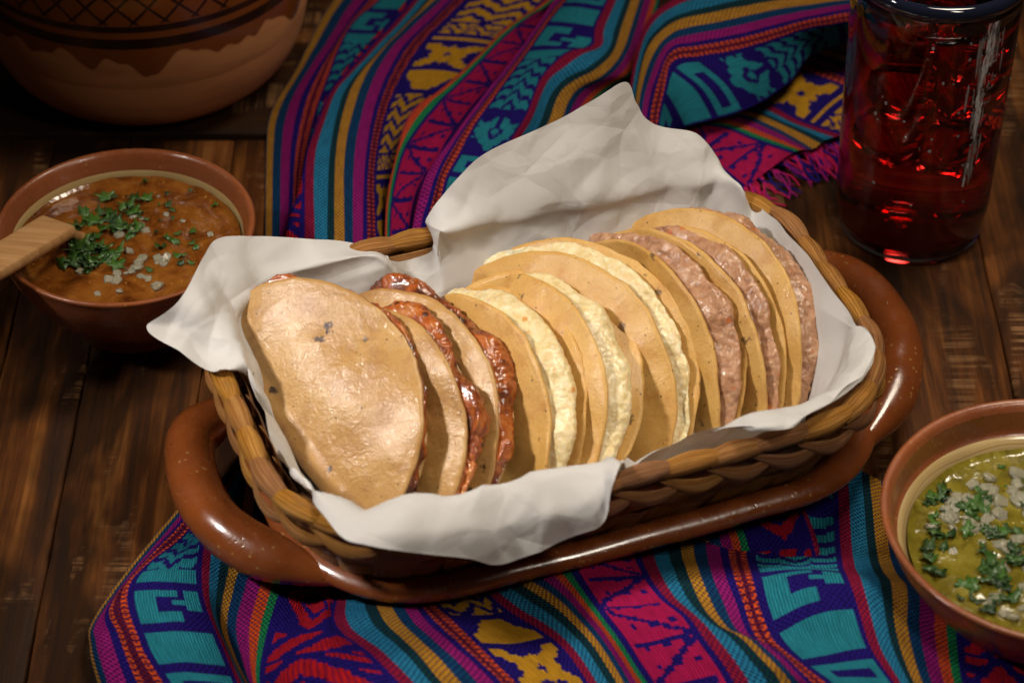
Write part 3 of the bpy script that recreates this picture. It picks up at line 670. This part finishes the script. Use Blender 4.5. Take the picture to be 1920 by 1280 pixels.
fr = [
 (128, zz([(1440, 82), (1520, 88), (1625, 112), (1690, 120)], .003)), (146, zz([(1430, 100), (1502, 111), (1608, 147), (1680, 165)], .005)), (156, zz([(1420, 115), (1493, 126), (1604, 168), (1670, 190)], .007)),
 (174, zz([(1400, 150), (1465, 160), (1550, 196), (1612, 226)], .009)), (192, zz([(1375, 185), (1437, 195), (1506, 228), (1578, 252)], .009)),
 (203.5, zz([(1355, 200), (1416, 208), (1484, 234), (1549, 262)], .009)), (213.5, zz([(1338, 212), (1399, 217), (1467, 245), (1524, 279)], .008)),
 (233.5, zz([(1296, 232), (1356, 236), (1420, 259), (1492, 284)], .007)), (252, zz([(1270, 245), (1326, 254), (1388, 288), (1442, 318)], .006)), (269.5, zz([(1250, 262), (1300, 272), (1350, 315), (1396, 352)], .004)), (275, zz([(1246, 270), (1292, 282), (1340, 325), (1378, 362)], .002))]
bk.append(cloth_piece(fr, seed=6, voff=62, wrinkle=.001))
cb = joined('woven_cloth', bk)
tag(cb, 'rumpled striped blue woven cloth with fringe lying behind the palm basket', 'cloth')
def thread_mat(name, c): k = M(name); return k.set(Base_Color=c, Roughness=.9, Specular_IOR_Level=.1)
TM = [thread_mat('blue_thread', BLUE), thread_mat('pink_thread', PINK), thread_mat('magenta_thread', MAG)]
V, F, mi = [], [], []
ends = [un(*L[-1]) for _, L in fr[3:]]; nxt = [un(*L[-2]) for _, L in fr[3:]]
for q in range(150):
    t = random.uniform(0, len(ends)-1.01); p = catmull(ends, np.array([t]))[0]; d = p-catmull(nxt, np.array([t]))[0]; d /= np.linalg.norm(d)
    ln = random.uniform(.010, .020)*(1 if t < 3.2 else 1.25); L = []
    sx = random.uniform(-.5, .5); ph = random.random()*9
    for f in np.linspace(0, 1, 6): L.append(p+d*ln*f+np.array([-d[1], d[0], 0])*ln*(sx*f*f+.12*math.sin(ph+5*f))+np.array([0, 0, -(p[2]-.0015)*f+.003*f*(1-f)*random.random()]))
    v, f_, _ = tube(L, .00055, 5); F.append(f_+len(V)*30); V.append(v); mi += [0 if t < 2 else random.choice((0, 1, 1, 2))]*len(f_)
o = mesh('fringe', np.concatenate(V), np.concatenate(F), TM, cb, mi=mi); tag(o, kind='stuff')

# cloth in front of the tray
Z = .004
ft = [cloth_piece([
 (-27, [(395, 900, .003), (300, 990, .003), (180, 1150, .003), (168, 1215, .004), (185, 1290, .003), (215, 1400, .003)]),
 (-16, [(405, 900, .003), (315, 990, .005), (190, 1150, .007), (180, 1205, .009), (205, 1290, .007), (240, 1400, .004)]),
 (-7, [(415, 900, .003), (330, 990, .006), (212, 1125, .011), (222, 1190, .013), (262, 1290, .010), (310, 1400, .006)]),
 (0, [(420, 890, .003), (345, 1000, .007), (243, 1095, .014), (262, 1200, .015), (311, 1285, .012), (380, 1400, .008)]),
 (18, [(430, 880, .003), (375, 990, .006), (312, 1070, .014), (330, 1185, .015), (372, 1275, .012), (440, 1400, .008)]),
 (36, [(440, 880, .003), (395, 970, .006), (378, 1060, .011), (384, 1130, .011), (415, 1210, .008), (450, 1290, .005), (500, 1400, .004)]),
 (57, [(480, 880, .003), (470, 990, .005), (446, 1070, .007), (425, 1165, .005), (440, 1230, .004), (468, 1290, .004), (510, 1400, .004)]),
 (77.5, [(580, 880, .003), (560, 1020, .004), (527, 1099, .006), (500, 1190, .005), (487, 1270, .004), (500, 1320, .004), (530, 1400, .004)]),
 (92, [(620, 900, .003), (598, 1060, .004), (572, 1150, .007), (545, 1215, .011), (533, 1270, .012), (560, 1340, .010), (580, 1400, .008)]),
 (102, [(640, 920, .003), (625, 1080, .005), (607, 1155, .014), (615, 1215, .020), (632, 1280, .021), (660, 1340, .018), (680, 1400, .014)]),
 (113.5, [(660, 930, .003), (640, 1090, .005), (630, 1165, .016), (695, 1223, .022), (751, 1280, .023), (800, 1340, .020), (840, 1400, .016)]),
 (129.5, [(740, 930, .003), (705, 1090, .005), (716, 1155, .016), (780, 1219, .022), (832, 1280, .022), (880, 1340, .019), (920, 1400, .015)]),
 (146, [(810, 930, .003), (765, 1090, .005), (789, 1153, .015), (840, 1202, .019), (885, 1240, .019), (930, 1285, .018), (1010, 1400, .013)]),
 (156, [(840, 930, .003), (780, 1080, .005), (800, 1120, .010), (857, 1172, .015), (922, 1236, .015), (975, 1290, .014), (1050, 1400, .010)]),
 (174, [(870, 920, .003), (820, 1060, .005), (860, 1110, .009), (925, 1165, .011), (985, 1225, .011), (1045, 1290, .010), (1120, 1400, .008)]),
 (192, [(900, 910, .003), (850, 1050, .005), (890, 1090, .008), (955, 1145, .011), (1040, 1205, .010), (1105, 1285, .008), (1170, 1400, .006)]),
 (213, [(960, 900, .003), (930, 1030, .005), (965, 1066, .010), (1030, 1112, .015), (1110, 1190, .013), (1175, 1285, .009), (1230, 1400, .006)]),
 (233.5, [(1040, 880, .003), (1030, 1020, .005), (1062, 1060, .013), (1110, 1130, .018), (1160, 1195, .016), (1222, 1290, .012), (1280, 1400, .008)]),
 (252, [(1120, 870, .003), (1120, 1010, .006), (1142, 1062, .016), (1180, 1125, .020), (1230, 1185, .020), (1290, 1285, .017), (1350, 1400, .012)]),
 (269.5, [(1200, 860, .003), (1200, 1020, .006), (1216, 1071, .018), (1247, 1120, .021), (1294, 1163, .023), (1333, 1218, .023), (1376, 1280, .021), (1430, 1400, .014)]),
 (285.5, [(1270, 850, .003), (1275, 1020, .006), (1288, 1070, .019), (1314, 1133, .020), (1345, 1172, .022), (1384, 1193, .025), (1435, 1244, .025), (1465, 1282, .023), (1520, 1400, .015)]),
 (302, [(1340, 840, .003), (1350, 1020, .006), (1361, 1074, .020), (1382, 1133, .019), (1404, 1188, .020), (1444, 1212, .024), (1510, 1274, .026), (1560, 1330, .020), (1600, 1400, .015)]),
 (312, [(1390, 840, .003), (1400, 1025, .006), (1412, 1076, .021), (1429, 1146, .020), (1455, 1201, .019), (1502, 1242, .023), (1552, 1282, .026), (1600, 1340, .020), (1640, 1400, .015)]),
 (330, [(1480, 850, .003), (1488, 1030, .006), (1500, 1073, .023), (1520, 1146, .023), (1545, 1208, .020), (1580, 1250, .021), (1620, 1285, .022), (1660, 1340, .018), (1690, 1400, .014)]),
 (348, [(1570, 860, .003), (1578, 1035, .006), (1591, 1080, .023), (1613, 1146, .024), (1634, 1210, .022), (1677, 1280, .020), (1720, 1340, .016), (1750, 1400, .012)]),
 (369.5, [(1650, 900, .003), (1670, 1050, .006), (1698, 1098, .020), (1700, 1167, .022), (1711, 1223, .020), (1730, 1282, .018), (1780, 1400, .012)]),
 (389.5, [(1720, 940, .003), (1750, 1080, .006), (1783, 1136, .015), (1792, 1210, .017), (1802, 1282, .015), (1840, 1400, .010)]),
 (408, [(1790, 960, .003), (1830, 1110, .006), (1862, 1158, .012), (1872, 1220, .014), (1880, 1290, .012), (1910, 1400, .008)]),
 (425.5, [(1860, 980, .003), (1900, 1120, .004), (1938, 1180, .008), (1948, 1230, .010), (1960, 1300, .009), (1990, 1400, .006)]),
 (450, [(1960, 1000, .003), (2010, 1130, .004), (2040, 1190, .004), (2060, 1260, .004), (2070, 1320, .004), (2090, 1400, .004)])],
 seed=8, voff=78, wrinkle=.0020, zs=1.7)]
ft.append(cloth_piece([                           # its far edge, coming out from below the tray
 (362, [(1270, 960, .004), (1300, 1010, .007), (1316, 1062, .005), (1330, 1110, .003)]), (375, [(1330, 950, .004), (1352, 1005, .009), (1362, 1062, .006), (1370, 1110, .003)]),
 (389.5, [(1370, 945, .004), (1398, 1005, .010), (1412, 1062, .007), (1420, 1110, .003)]), (408, [(1440, 935, .004), (1468, 1000, .011), (1480, 1062, .008), (1490, 1110, .003)]),
 (425.5, [(1490, 930, .004), (1516, 997, .011), (1532, 1060, .008), (1545, 1110, .003)]), (431, [(1500, 930, .004), (1528, 1000, .009), (1545, 1060, .006), (1560, 1110, .003)])], seed=9, voff=10, wrinkle=.0008))
cf = joined('woven_cloth', ft)
tag(cf, 'striped blue woven cloth bunched in folds in front of the clay tray', 'cloth')

# ------------------------------------------------------------ clay bowls with salsa
def lathe_obj(name, prof, at, mat, parent, n=110, wob=0, seed=0, mi=None):
    V, F, UV = lathe(prof, n, wob, seed); V = V+np.array(at)
    m = np.tile(np.asarray(mi), n) if mi is not None else None
    return mesh(name, V, F, mat, parent, uv=UV, mi=m)
def bowl(at, R, H, label, band, tilt=None):
    root = empty('clay_bowl', at, label, 'bowl')
    outer = [(.0005, .004), (R*.40, .004), (R*.47, .0), (R*.50, .001), (R*.53, .008), (R*.72, H*.34), (R*.90, H*.68), (R*.975, H*.92), (R*1.0, H*.985), (R*.985, H*1.0), (R*.955, H*.985), (R*.93, H*.93)]
    inner = [(R*.93, H*.93), (R*.90, H*(.93-band)), (R*.86, H*.70), (R*.70, H*.36), (R*.45, H*.15), (.0005, H*.11)]
    lathe_obj('wall', smooth_prof(outer, 60), at, BOWLCLAY, root, wob=.008, seed=at[0]*50)
    hin = smooth_prof(inner, 44); mi = [0 if (hin[j][1]+hin[j+1][1])/2 > H*(.93-band) else 1 for j in range(43)]
    lathe_obj('glazed_inside', hin, at, [BOWLCLAY, CREAM], root, wob=.008, seed=at[0]*50, mi=mi)
    return root
LB, RB = (-.196, .022, .0), (.2410, -.1960, .007)
bowl(LB, .066, .060, 'red clay bowl of brown red salsa with a wooden spoon', .09)
bowl(RB, .0785, .058, 'red clay bowl with cream inside holding green salsa', .20)
def m_salsa(name, stops, speck, bump=.35):
    k = M(name); c = k.co(); a = k.no(c, 70, 5, .65, .6); b = k.no(c, 320, 3, .6)
    col = k.ramp(a, stops); col = k.mix(k.ma('MULTIPLY', k.rf(k.vo(c, 240), .2, .12), k.rf(k.no(c, 60, 1), .5, .58)), col, speck)
    h = k.ma('ADD', k.ma('MULTIPLY', k.no(c, 110, 3), 1.2), k.ma('MULTIPLY', b, .35)); nb_ = k.bump(h, bump, .0014)
    return k.set(Base_Color=col, Roughness=.16, Normal=nb_, Coat_Weight=.5, Coat_Roughness=.04, Coat_Normal=nb_, Subsurface_Weight=.15, Subsurface_Radius=(.006, .003, .001), Subsurface_Scale=1.)
RSALSA = m_salsa('brown_red_salsa', [(.32, (.085, .020, .003)), (.5, (.20, .062, .008)), (.7, (.30, .115, .018))], (.36, .16, .03))
GSALSA = m_salsa('green_salsa', [(.32, (.085, .070, .006)), (.5, (.19, .150, .014)), (.7, (.28, .23, .035))], (.42, .34, .08))
k = M('cilantro_leaf'); c = k.co(); rn = k.n('ObjectInfo', 5)
CIL = k.set(Base_Color=k.mix(rn, (.007, .036, .004), (.055, .150, .014)), Roughness=.28, Normal=k.bump(k.no(c, 500, 3), .4, .0006), Coat_Weight=.4, Coat_Roughness=.08)
k = M('diced_onion'); c = k.co()
ONI = k.set(Base_Color=k.mix(k.no(c, 200, 2), (.56, .53, .36), (.74, .72, .56)), Roughness=.10, Transmission_Weight=.6, IOR=1.36, Normal=k.bump(k.no(c, 300, 3), .2, .0008), Coat_Weight=.4, Coat_Roughness=.05)
def leaf_mesh(sd):
    r = random.Random(sd); n = 22; V = [(0, 0, 0)]
    for i in range(n):
        a = 2*PI*i/n; q = (.55+.45*abs(math.cos(2.5*a+r.random()*.4)))*(.75+.5*r.random()); x, y = math.cos(a)*q, math.sin(a)*q*.75
        V.append((x, y, .35*x*x-.22*y*y+.16*r.uniform(-1, 1)))
    V += [(v[0], v[1], v[2]-.06) for v in V]; m = n+1
    F = [(0, 1+i, 1+(i+1) % n) for i in range(n)]+[(m, m+1+(i+1) % n, m+1+i) for i in range(n)]+[(1+i, m+1+i, m+1+(i+1) % n, 1+(i+1) % n) for i in range(n)]
    me = bpy.data.meshes.new('leaf'); me.from_pydata(V, [], F); me.materials.append(CIL); me.polygons.foreach_set('use_smooth', [True]*len(F)); me.update(); return me
def dice_mesh(sd):
    import bmesh
    r = random.Random(sd); bm = bmesh.new(); bmesh.ops.create_cube(bm, size=1.6)
    for v in bm.verts: v.co = Vector((v.co.x*r.uniform(.7, 1.25), v.co.y*r.uniform(.6, 1.1), v.co.z*r.uniform(.3, .6)))
    bmesh.ops.bevel(bm, geom=bm.edges[:], offset=.22, segments=2, affect='EDGES')
    me = bpy.data.meshes.new('dice'); bm.to_mesh(me); bm.free(); me.materials.append(ONI); me.polygons.foreach_set('use_smooth', [len(p.vertices) == 4 and p.area < .35 for p in me.polygons]); return me
LEAF = [leaf_mesh(s) for s in range(6)]; DICE = [dice_mesh(s) for s in range(5)]
def piece(name, me, p, s, parent, flat=.5):
    o = link(name, me, parent, False); o.location = Vector(p)-parent.location; o.scale = (s, s, s)
    o.rotation_euler = (random.uniform(-flat, flat), random.uniform(-flat, flat), random.uniform(0, 6.28)); return o
def salsa(at, r, z, mat, name, label, seed, blobs):
    root = empty(name, (at[0], at[1], z), label, 'salsa'); n, m = 120, 44; V = []
    for i in range(n):
        a = 2*PI*i/n
        for j in range(m):
            q = r*j/(m-1); x, y = q*math.cos(a), q*math.sin(a)
            h = z+.0012*fn(x*60+seed, y*60, 1)+.0006*fn(x*170, y*170+seed, 2)+.0016*sst(np.array((q/r-.95)/.05))
            V.append((at[0]+x, at[1]+y, float(h)))
    mesh('sauce', V, gridF(n, m, True), mat, root)
    for kind, px, py, sx, sy, cnt, s0, s1 in blobs:
        for q in range(cnt):
            for _ in range(20):
                p = un(px+random.gauss(0, sx)*(1.5 if kind == 'o' else 1.1), py+random.gauss(0, sy)*(1.4 if kind == 'o' else 1.1), z)
                if math.hypot(p[0]-at[0], p[1]-at[1]) < r*.93: break
            else: continue
            s = random.uniform(s0, s1)
            if kind == 'c': piece('cilantro_leaf', random.choice(LEAF), (p[0], p[1], z+.0006+random.random()*.0018), s, root, .45)
            else: piece('onion_piece', random.choice(DICE), (p[0], p[1], z-.0008+random.random()*.0012), s*.85, root, .5)
salsa(LB, .0575, .0455, RSALSA, 'red_salsa', 'brown red salsa topped with chopped cilantro and onion', 3, [
 ('c', 195, 430, 30, 22, 37, 0.0031, 0.0063), ('c', 170, 480, 30, 16, 30, 0.0028, 0.0057), ('c', 260, 395, 22, 14, 10, 0.0022, 0.0046), ('c', 300, 460, 40, 25, 15, 0.0015, 0.0034), ('c', 320, 375, 50, 25, 12, 0.0013, 0.0030),
 ('c', 150, 330, 6, 8, 2, 0.0033, 0.0046), ('c', 232, 322, 8, 4, 2, 0.0033, 0.0052),
 ('o', 262, 415, 16, 14, 8, 0.0027, 0.0045), ('o', 235, 510, 40, 16, 18, 0.0027, 0.0046), ('o', 290, 495, 22, 10, 8, 0.0024, 0.0041), ('o', 320, 420, 30, 30, 5, 0.0019, 0.0032)])
salsa((RB[0], RB[1]), .0645, RB[2]+.037, GSALSA, 'green_salsa', 'green salsa topped with chopped cilantro and white onion', 5, [
 ('c', 1740, 935, 22, 12, 9, 0.0024, 0.0054), ('c', 1745, 1010, 14, 24, 12, 0.0021, 0.0049), ('c', 1835, 950, 30, 12, 12, 0.0024, 0.0054), ('c', 1830, 1000, 26, 12, 8, 0.0021, 0.0045), ('c', 1860, 1075, 28, 30, 21, 0.0024, 0.0054), ('c', 1905, 1020, 12, 20, 8, 0.0024, 0.0045), ('c', 1800, 1080, 40, 30, 4, 0.0011, 0.0027), ('c', 1880, 880, 40, 20, 4, 0.0010, 0.0023), ('c', 1990, 960, 40, 50, 15, 0.0024, 0.0045),
 ('o', 1875, 928, 18, 16, 9, 0.0041, 0.0065), ('o', 1780, 970, 24, 10, 9, 0.0032, 0.0054), ('o', 1830, 985, 22, 22, 14, 0.0032, 0.0057), ('o', 1870, 1010, 30, 20, 10, 0.0030, 0.0054), ('o', 1890, 1110, 24, 16, 9, 0.0030, 0.0054), ('o', 1910, 920, 14, 18, 8, 0.0041, 0.0068), ('o', 1980, 1000, 40, 50, 16, 0.0041, 0.0061)])

# wooden spoon resting on the bowl of red salsa
k = M('pale_spoon_wood'); c = k.co()
gr = k.no(k.mp(c, (60, 60, 60), ro=(0, 0, .5)), 3, 4)
SPW = k.set(Base_Color=k.ramp(k.no(k.mp(c, (18, 260, 120), ro=(0, 0, -.58)), 1, 4, .6), [(.3, (.34, .165, .06)), (.55, (.47, .25, .10)), (.75, (.55, .32, .15))]), Roughness=.5, Specular_IOR_Level=.3)
p1, p0 = un(108, 424, .0615), un(-85, 540, .080)
d = p1-p0; L = np.linalg.norm(d); d /= L; sd_ = np.cross(d, [0, 0, 1]); sd_ /= np.linalg.norm(sd_); upv = np.cross(sd_, d)
sp = empty('wooden_spoon', tuple(p1), 'pale wooden spoon dipped in the brown red salsa', 'spoon')
def bar(P, W, H, name, mat, parent):
    n = len(P); V = []; k_ = 16
    for p, w, h in zip(P, W, H):
        for a in np.linspace(0, 2*PI, k_, endpoint=False):
            cx, sy = math.cos(a), math.sin(a); e = .35
            V.append(p+sd_*w*math.copysign(abs(cx)**e, cx)+upv*h*math.copysign(abs(sy)**e, sy))
    F = [tuple(r) for r in gridF(n, k_, False, True)]+[tuple(range(k_))[::-1], tuple((n-1)*k_+i for i in range(k_))]
    return mesh(name, V, F, mat, parent)
ts = np.linspace(0, 1, 10)
bar([p0+d*L*t for t in ts]+[p1+d*.0015], [.0100+.0008*t for t in ts]+[.0098], [.0034]*10+[.0022], 'handle', SPW, sp)
q0 = p1-upv*.001; neck = [q0, q0+d*.008-upv*.005, q0+d*.016-upv*.011, q0+d*.026-upv*.016, q0+d*.034-upv*.018]
bar(neck, [.0055, .005, .006, .0085, .004], [.0026, .0028, .003, .003, .002], 'spoon_bowl', SPW, sp)

# ------------------------------------------------------------ glass of hibiscus drink
JG = np.array([.2165, .1010, .0]); JH = .162
k = M('clear_glass'); c = k.co()
GLASS = k.set(Base_Color=(.97, .98, .98), Roughness=.015, Transmission_Weight=1., IOR=1.47, Normal=k.bump(k.no(k.mp(c, (25, 25, 12)), 1, 2), .12, .002))
k = M('dark_blue_glass_rim'); RIMG = k.set(Base_Color=(.01, .013, .03), Roughness=.05, Coat_Weight=1., Coat_Roughness=.03)
k = M('hibiscus_water'); c = k.co(); k.set(Base_Color=(.86, .10, .09), Roughness=.0, Transmission_Weight=1., IOR=1.33)
k.put(k.out.inputs['Volume'], k.n('VolumeAbsorption', Color=(.80, .035, .045, 1), Density=8.)); HIB = k.m
k = M('ice'); c = k.co(); ICE = k.set(Base_Color=(.95, .35, .33), Roughness=.06, Transmission_Weight=1., IOR=1.20, Normal=k.bump(k.no(c, 60, 2), .1, .003))
def jr(z): t = z/JH; return .0380+.0028*min(1, z/.02)+.0030*t
k = M('condensation_and_highlight'); COND_HIGHLIGHT = k.set(Base_Color=(.85, .85, .85), Roughness=.10, Transmission_Weight=.75, IOR=1.33, Coat_Weight=1., Coat_Roughness=.03)  # beaded water, whitened so the crowded drops read as a highlight
gl = empty('drinking_glass', tuple(JG), 'tall clear glass with dark blue rim, beaded with water, full of red drink', 'glass')
op = [(.0005, 0), (.034, 0), (.0385, .0012), (jr(.006), .005)]+[(jr(z), z) for z in np.linspace(.014, JH-.004, 24)]+[(jr(JH)-.0012, JH-.0005)]
ip = [(jr(JH)-.0032, JH-.002)]+[(jr(z)-.0035, z) for z in np.linspace(JH-.012, .018, 24)]+[(.036, .0085), (.030, .0058), (.0005, .005)]
lathe_obj('glass_wall', op+ip, JG, GLASS, gl, 128)
rp = [(jr(JH)-.0018+.0034*math.cos(a), JH-.002+.0046*math.sin(a)) for a in np.linspace(0, 2*PI, 18)]
lathe_obj('rim', rp, JG, RIMG, gl, 128)
V, F = [], []; r_ = random.Random(4)
import bmesh
bm = bmesh.new(); bmesh.ops.create_icosphere(bm, subdivisions=2, radius=1.); dv_ = np.array([v.co[:] for v in bm.verts]); df = np.array([[v.index for v in f.verts] for f in bm.faces]); bm.free()
for q in range(190):
    a = r_.uniform(-2.4, .3); z = r_.uniform(.07, .150) if q % 3 else r_.uniform(.03, .150); s = r_.uniform(.0003, .0009)*(1.3 if q % 9 == 0 else 1)
    if q > 40: z = .055+.095*r_.random()**.8; a = r_.gauss(-1.04+(z-.1)*.5, .05+.05*(z > .10)); s = r_.uniform(.0003, .0008)  # most drops crowd into a column, imitating the glass's upright highlight
    R_ = jr(z)
    nrm = np.array([math.cos(a), math.sin(a), 0]); P = dv_*s; P[:, 2] *= r_.uniform(1, 1.7) if q > 100 or q < 40 else r_.uniform(5, 14)
    V.append(JG+nrm*(R_-.0001)+np.array([0, 0, z])+P-nrm*(P@nrm)[:, None]*.45); F.append(df+q*len(dv_))
o = mesh('drops_and_highlight', np.concatenate(V), np.concatenate(F), COND_HIGHLIGHT, gl); tag(o, kind='stuff')
k = M('painted_highlight'); c = k.co(); k.set(Base_Color=(.86, .86, .87), Roughness=.22, Normal=k.bump(k.no(k.mp(c, (260, 260, 90)), 1, 4), .8, .0015), Coat_Weight=1., Coat_Roughness=.08)  # patchy pale colour standing in for the bright highlight on the glass
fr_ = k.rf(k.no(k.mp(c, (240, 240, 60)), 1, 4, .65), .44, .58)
k.put(k.out.inputs[0], k.n('MixShader', 0, None, Fac=fr_, _1=k.n('BsdfTransparent'), _2=k.b.outputs[0])); HIGHLIGHT = k.m
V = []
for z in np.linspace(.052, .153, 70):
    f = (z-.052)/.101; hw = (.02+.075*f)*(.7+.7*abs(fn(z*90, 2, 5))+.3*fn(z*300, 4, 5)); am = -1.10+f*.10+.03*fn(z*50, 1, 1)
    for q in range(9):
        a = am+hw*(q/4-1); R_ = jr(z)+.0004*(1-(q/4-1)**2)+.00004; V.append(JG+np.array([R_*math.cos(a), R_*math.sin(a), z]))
mesh('painted_highlight_streak', V, gridF(70, 9), HIGHLIGHT, gl)  # added strip that paints the vertical highlight onto the glass
dr = empty('hibiscus_drink', tuple(JG+[0, 0, .01]), 'dark red iced drink filling the tall glass', 'drink')
lp = [(.0005, .0048), (.030, .0056), (.0362, .0083)]+[(jr(z)-.0033, z) for z in np.linspace(.018, .146, 24)]+[(jr(.146)-.006, .1452), (.0005, .1450)]
lathe_obj('liquid', lp, JG, HIB, dr, 128)
def ice_mesh(sd):
    r = random.Random(sd); bm = bmesh.new(); bmesh.ops.create_cube(bm, size=.026)
    for v in bm.verts: v.co *= r.uniform(.85, 1.12)
    bmesh.ops.bevel(bm, geom=bm.edges[:], offset=.004, segments=3, affect='EDGES')
    me = bpy.data.meshes.new('ice'); bm.to_mesh(me); bm.free(); me.materials.append(ICE); me.polygons.foreach_set('use_smooth', [True]*len(me.polygons)); return me
IM = [ice_mesh(i) for i in range(3)]
for i, (x, y, z) in enumerate([(-.015, -.012, .135), (.013, -.013, .122), (-.013, -.013, .100), (.014, .006, .094), (-.015, -.010, .070), (.013, -.013, .064)]):
    o = link('ice_cube', IM[i % 3]); o.location = JG+[x, y, z]; o.rotation_euler = (i*1.3, i*.7, i*2.1); tag(o, 'clear ice cube sunk in the dark red drink', 'ice cube', 'ice cubes in the glass')

# ------------------------------------------------------------ big clay pot
PT = np.array([-.2130, .2560, 0])
def m_pot():
    k = M('pot_clay_with_glaze'); uv = k.co('UV'); c = k.co(); sp_ = k.n('SeparateXYZ', 0, Vector=uv); u = sp_; z = sp_.node.outputs[1]
    a = k.no(c, 12, 4, .6); raw = k.mix(a, (.52, .200, .070), (.64, .28, .11))
    raw = k.mix(k.rf(k.no(k.mp(c, (20, 20, 120)), 1, 4), .5, .75, 0, .4), raw, (.24, .09, .034))
    gz = k.mix(k.no(c, 18, 3), (.17, .042, .009), (.26, .075, .014))
    dx = k.no(k.n('CombineXYZ', 0, None, X=k.ma('MULTIPLY', u, 24.)), 1, 1.5, .4); line = k.rf(dx, .25, .75, .078, .050)
    glz = k.rf(k.ma('SUBTRACT', z, line), -.0006, .0006)
    t1 = k.ma('MULTIPLY', u, 36*PI); zz_ = k.ma('MULTIPLY', z, 190.)
    la = k.ma('MINIMUM', k.ma('ABSOLUTE', k.ma('SINE', k.ma('ADD', t1, zz_))), k.ma('ABSOLUTE', k.ma('SINE', k.ma('SUBTRACT', t1, zz_))))
    lat = k.ma('MULTIPLY', k.rf(la, .26, .18), k.rf(z, .088, .090)); lat = k.ma('MULTIPLY', lat, k.rf(k.no(k.n('CombineXYZ', 0, None, X=k.ma('MULTIPLY', u, 5.)), 1, 0), .35, .38))
    b1 = k.ma('MULTIPLY', k.rf(z, .0735, .0740), k.rf(z, .0805, .0800)); b2 = k.ma('MULTIPLY', k.rf(z, .0840, .0845), k.rf(z, .0885, .0880))
    paint = k.ma('MAXIMUM', lat, k.ma('MAXIMUM', b1, b2))
    col = k.mix(glz, raw, gz); col = k.mix(k.ma('MULTIPLY', paint, .93), col, (.010, .006, .004))
    return k.set(Base_Color=col, Roughness=k.rf(glz, 0, 1, .75, .2), Coat_Weight=k.ma('MULTIPLY', glz, .5), Coat_Roughness=.1, Normal=k.bump(k.no(c, 60, 4), .2, .0015))
pot = empty('clay_pot', tuple(PT), 'large clay cooking pot with painted lattice on its dripping brown glaze', 'pot')
pp = smooth_prof([(.0005, .0), (.045, .0), (.064, .0025), (.080, .0125), (.0905, .031), (.0955, .058), (.0965, .090), (.096, .120), (.094, .145), (.088, .165), (.090, .178), (.096, .186), (.095, .190), (.088, .187), (.083, .172), (.090, .140), (.097, .095), (.092, .04), (.06, .012), (.0005, .009)], 110)
lathe_obj('pot_body', pp, PT, m_pot(), pot, 140, wob=.006, seed=2)
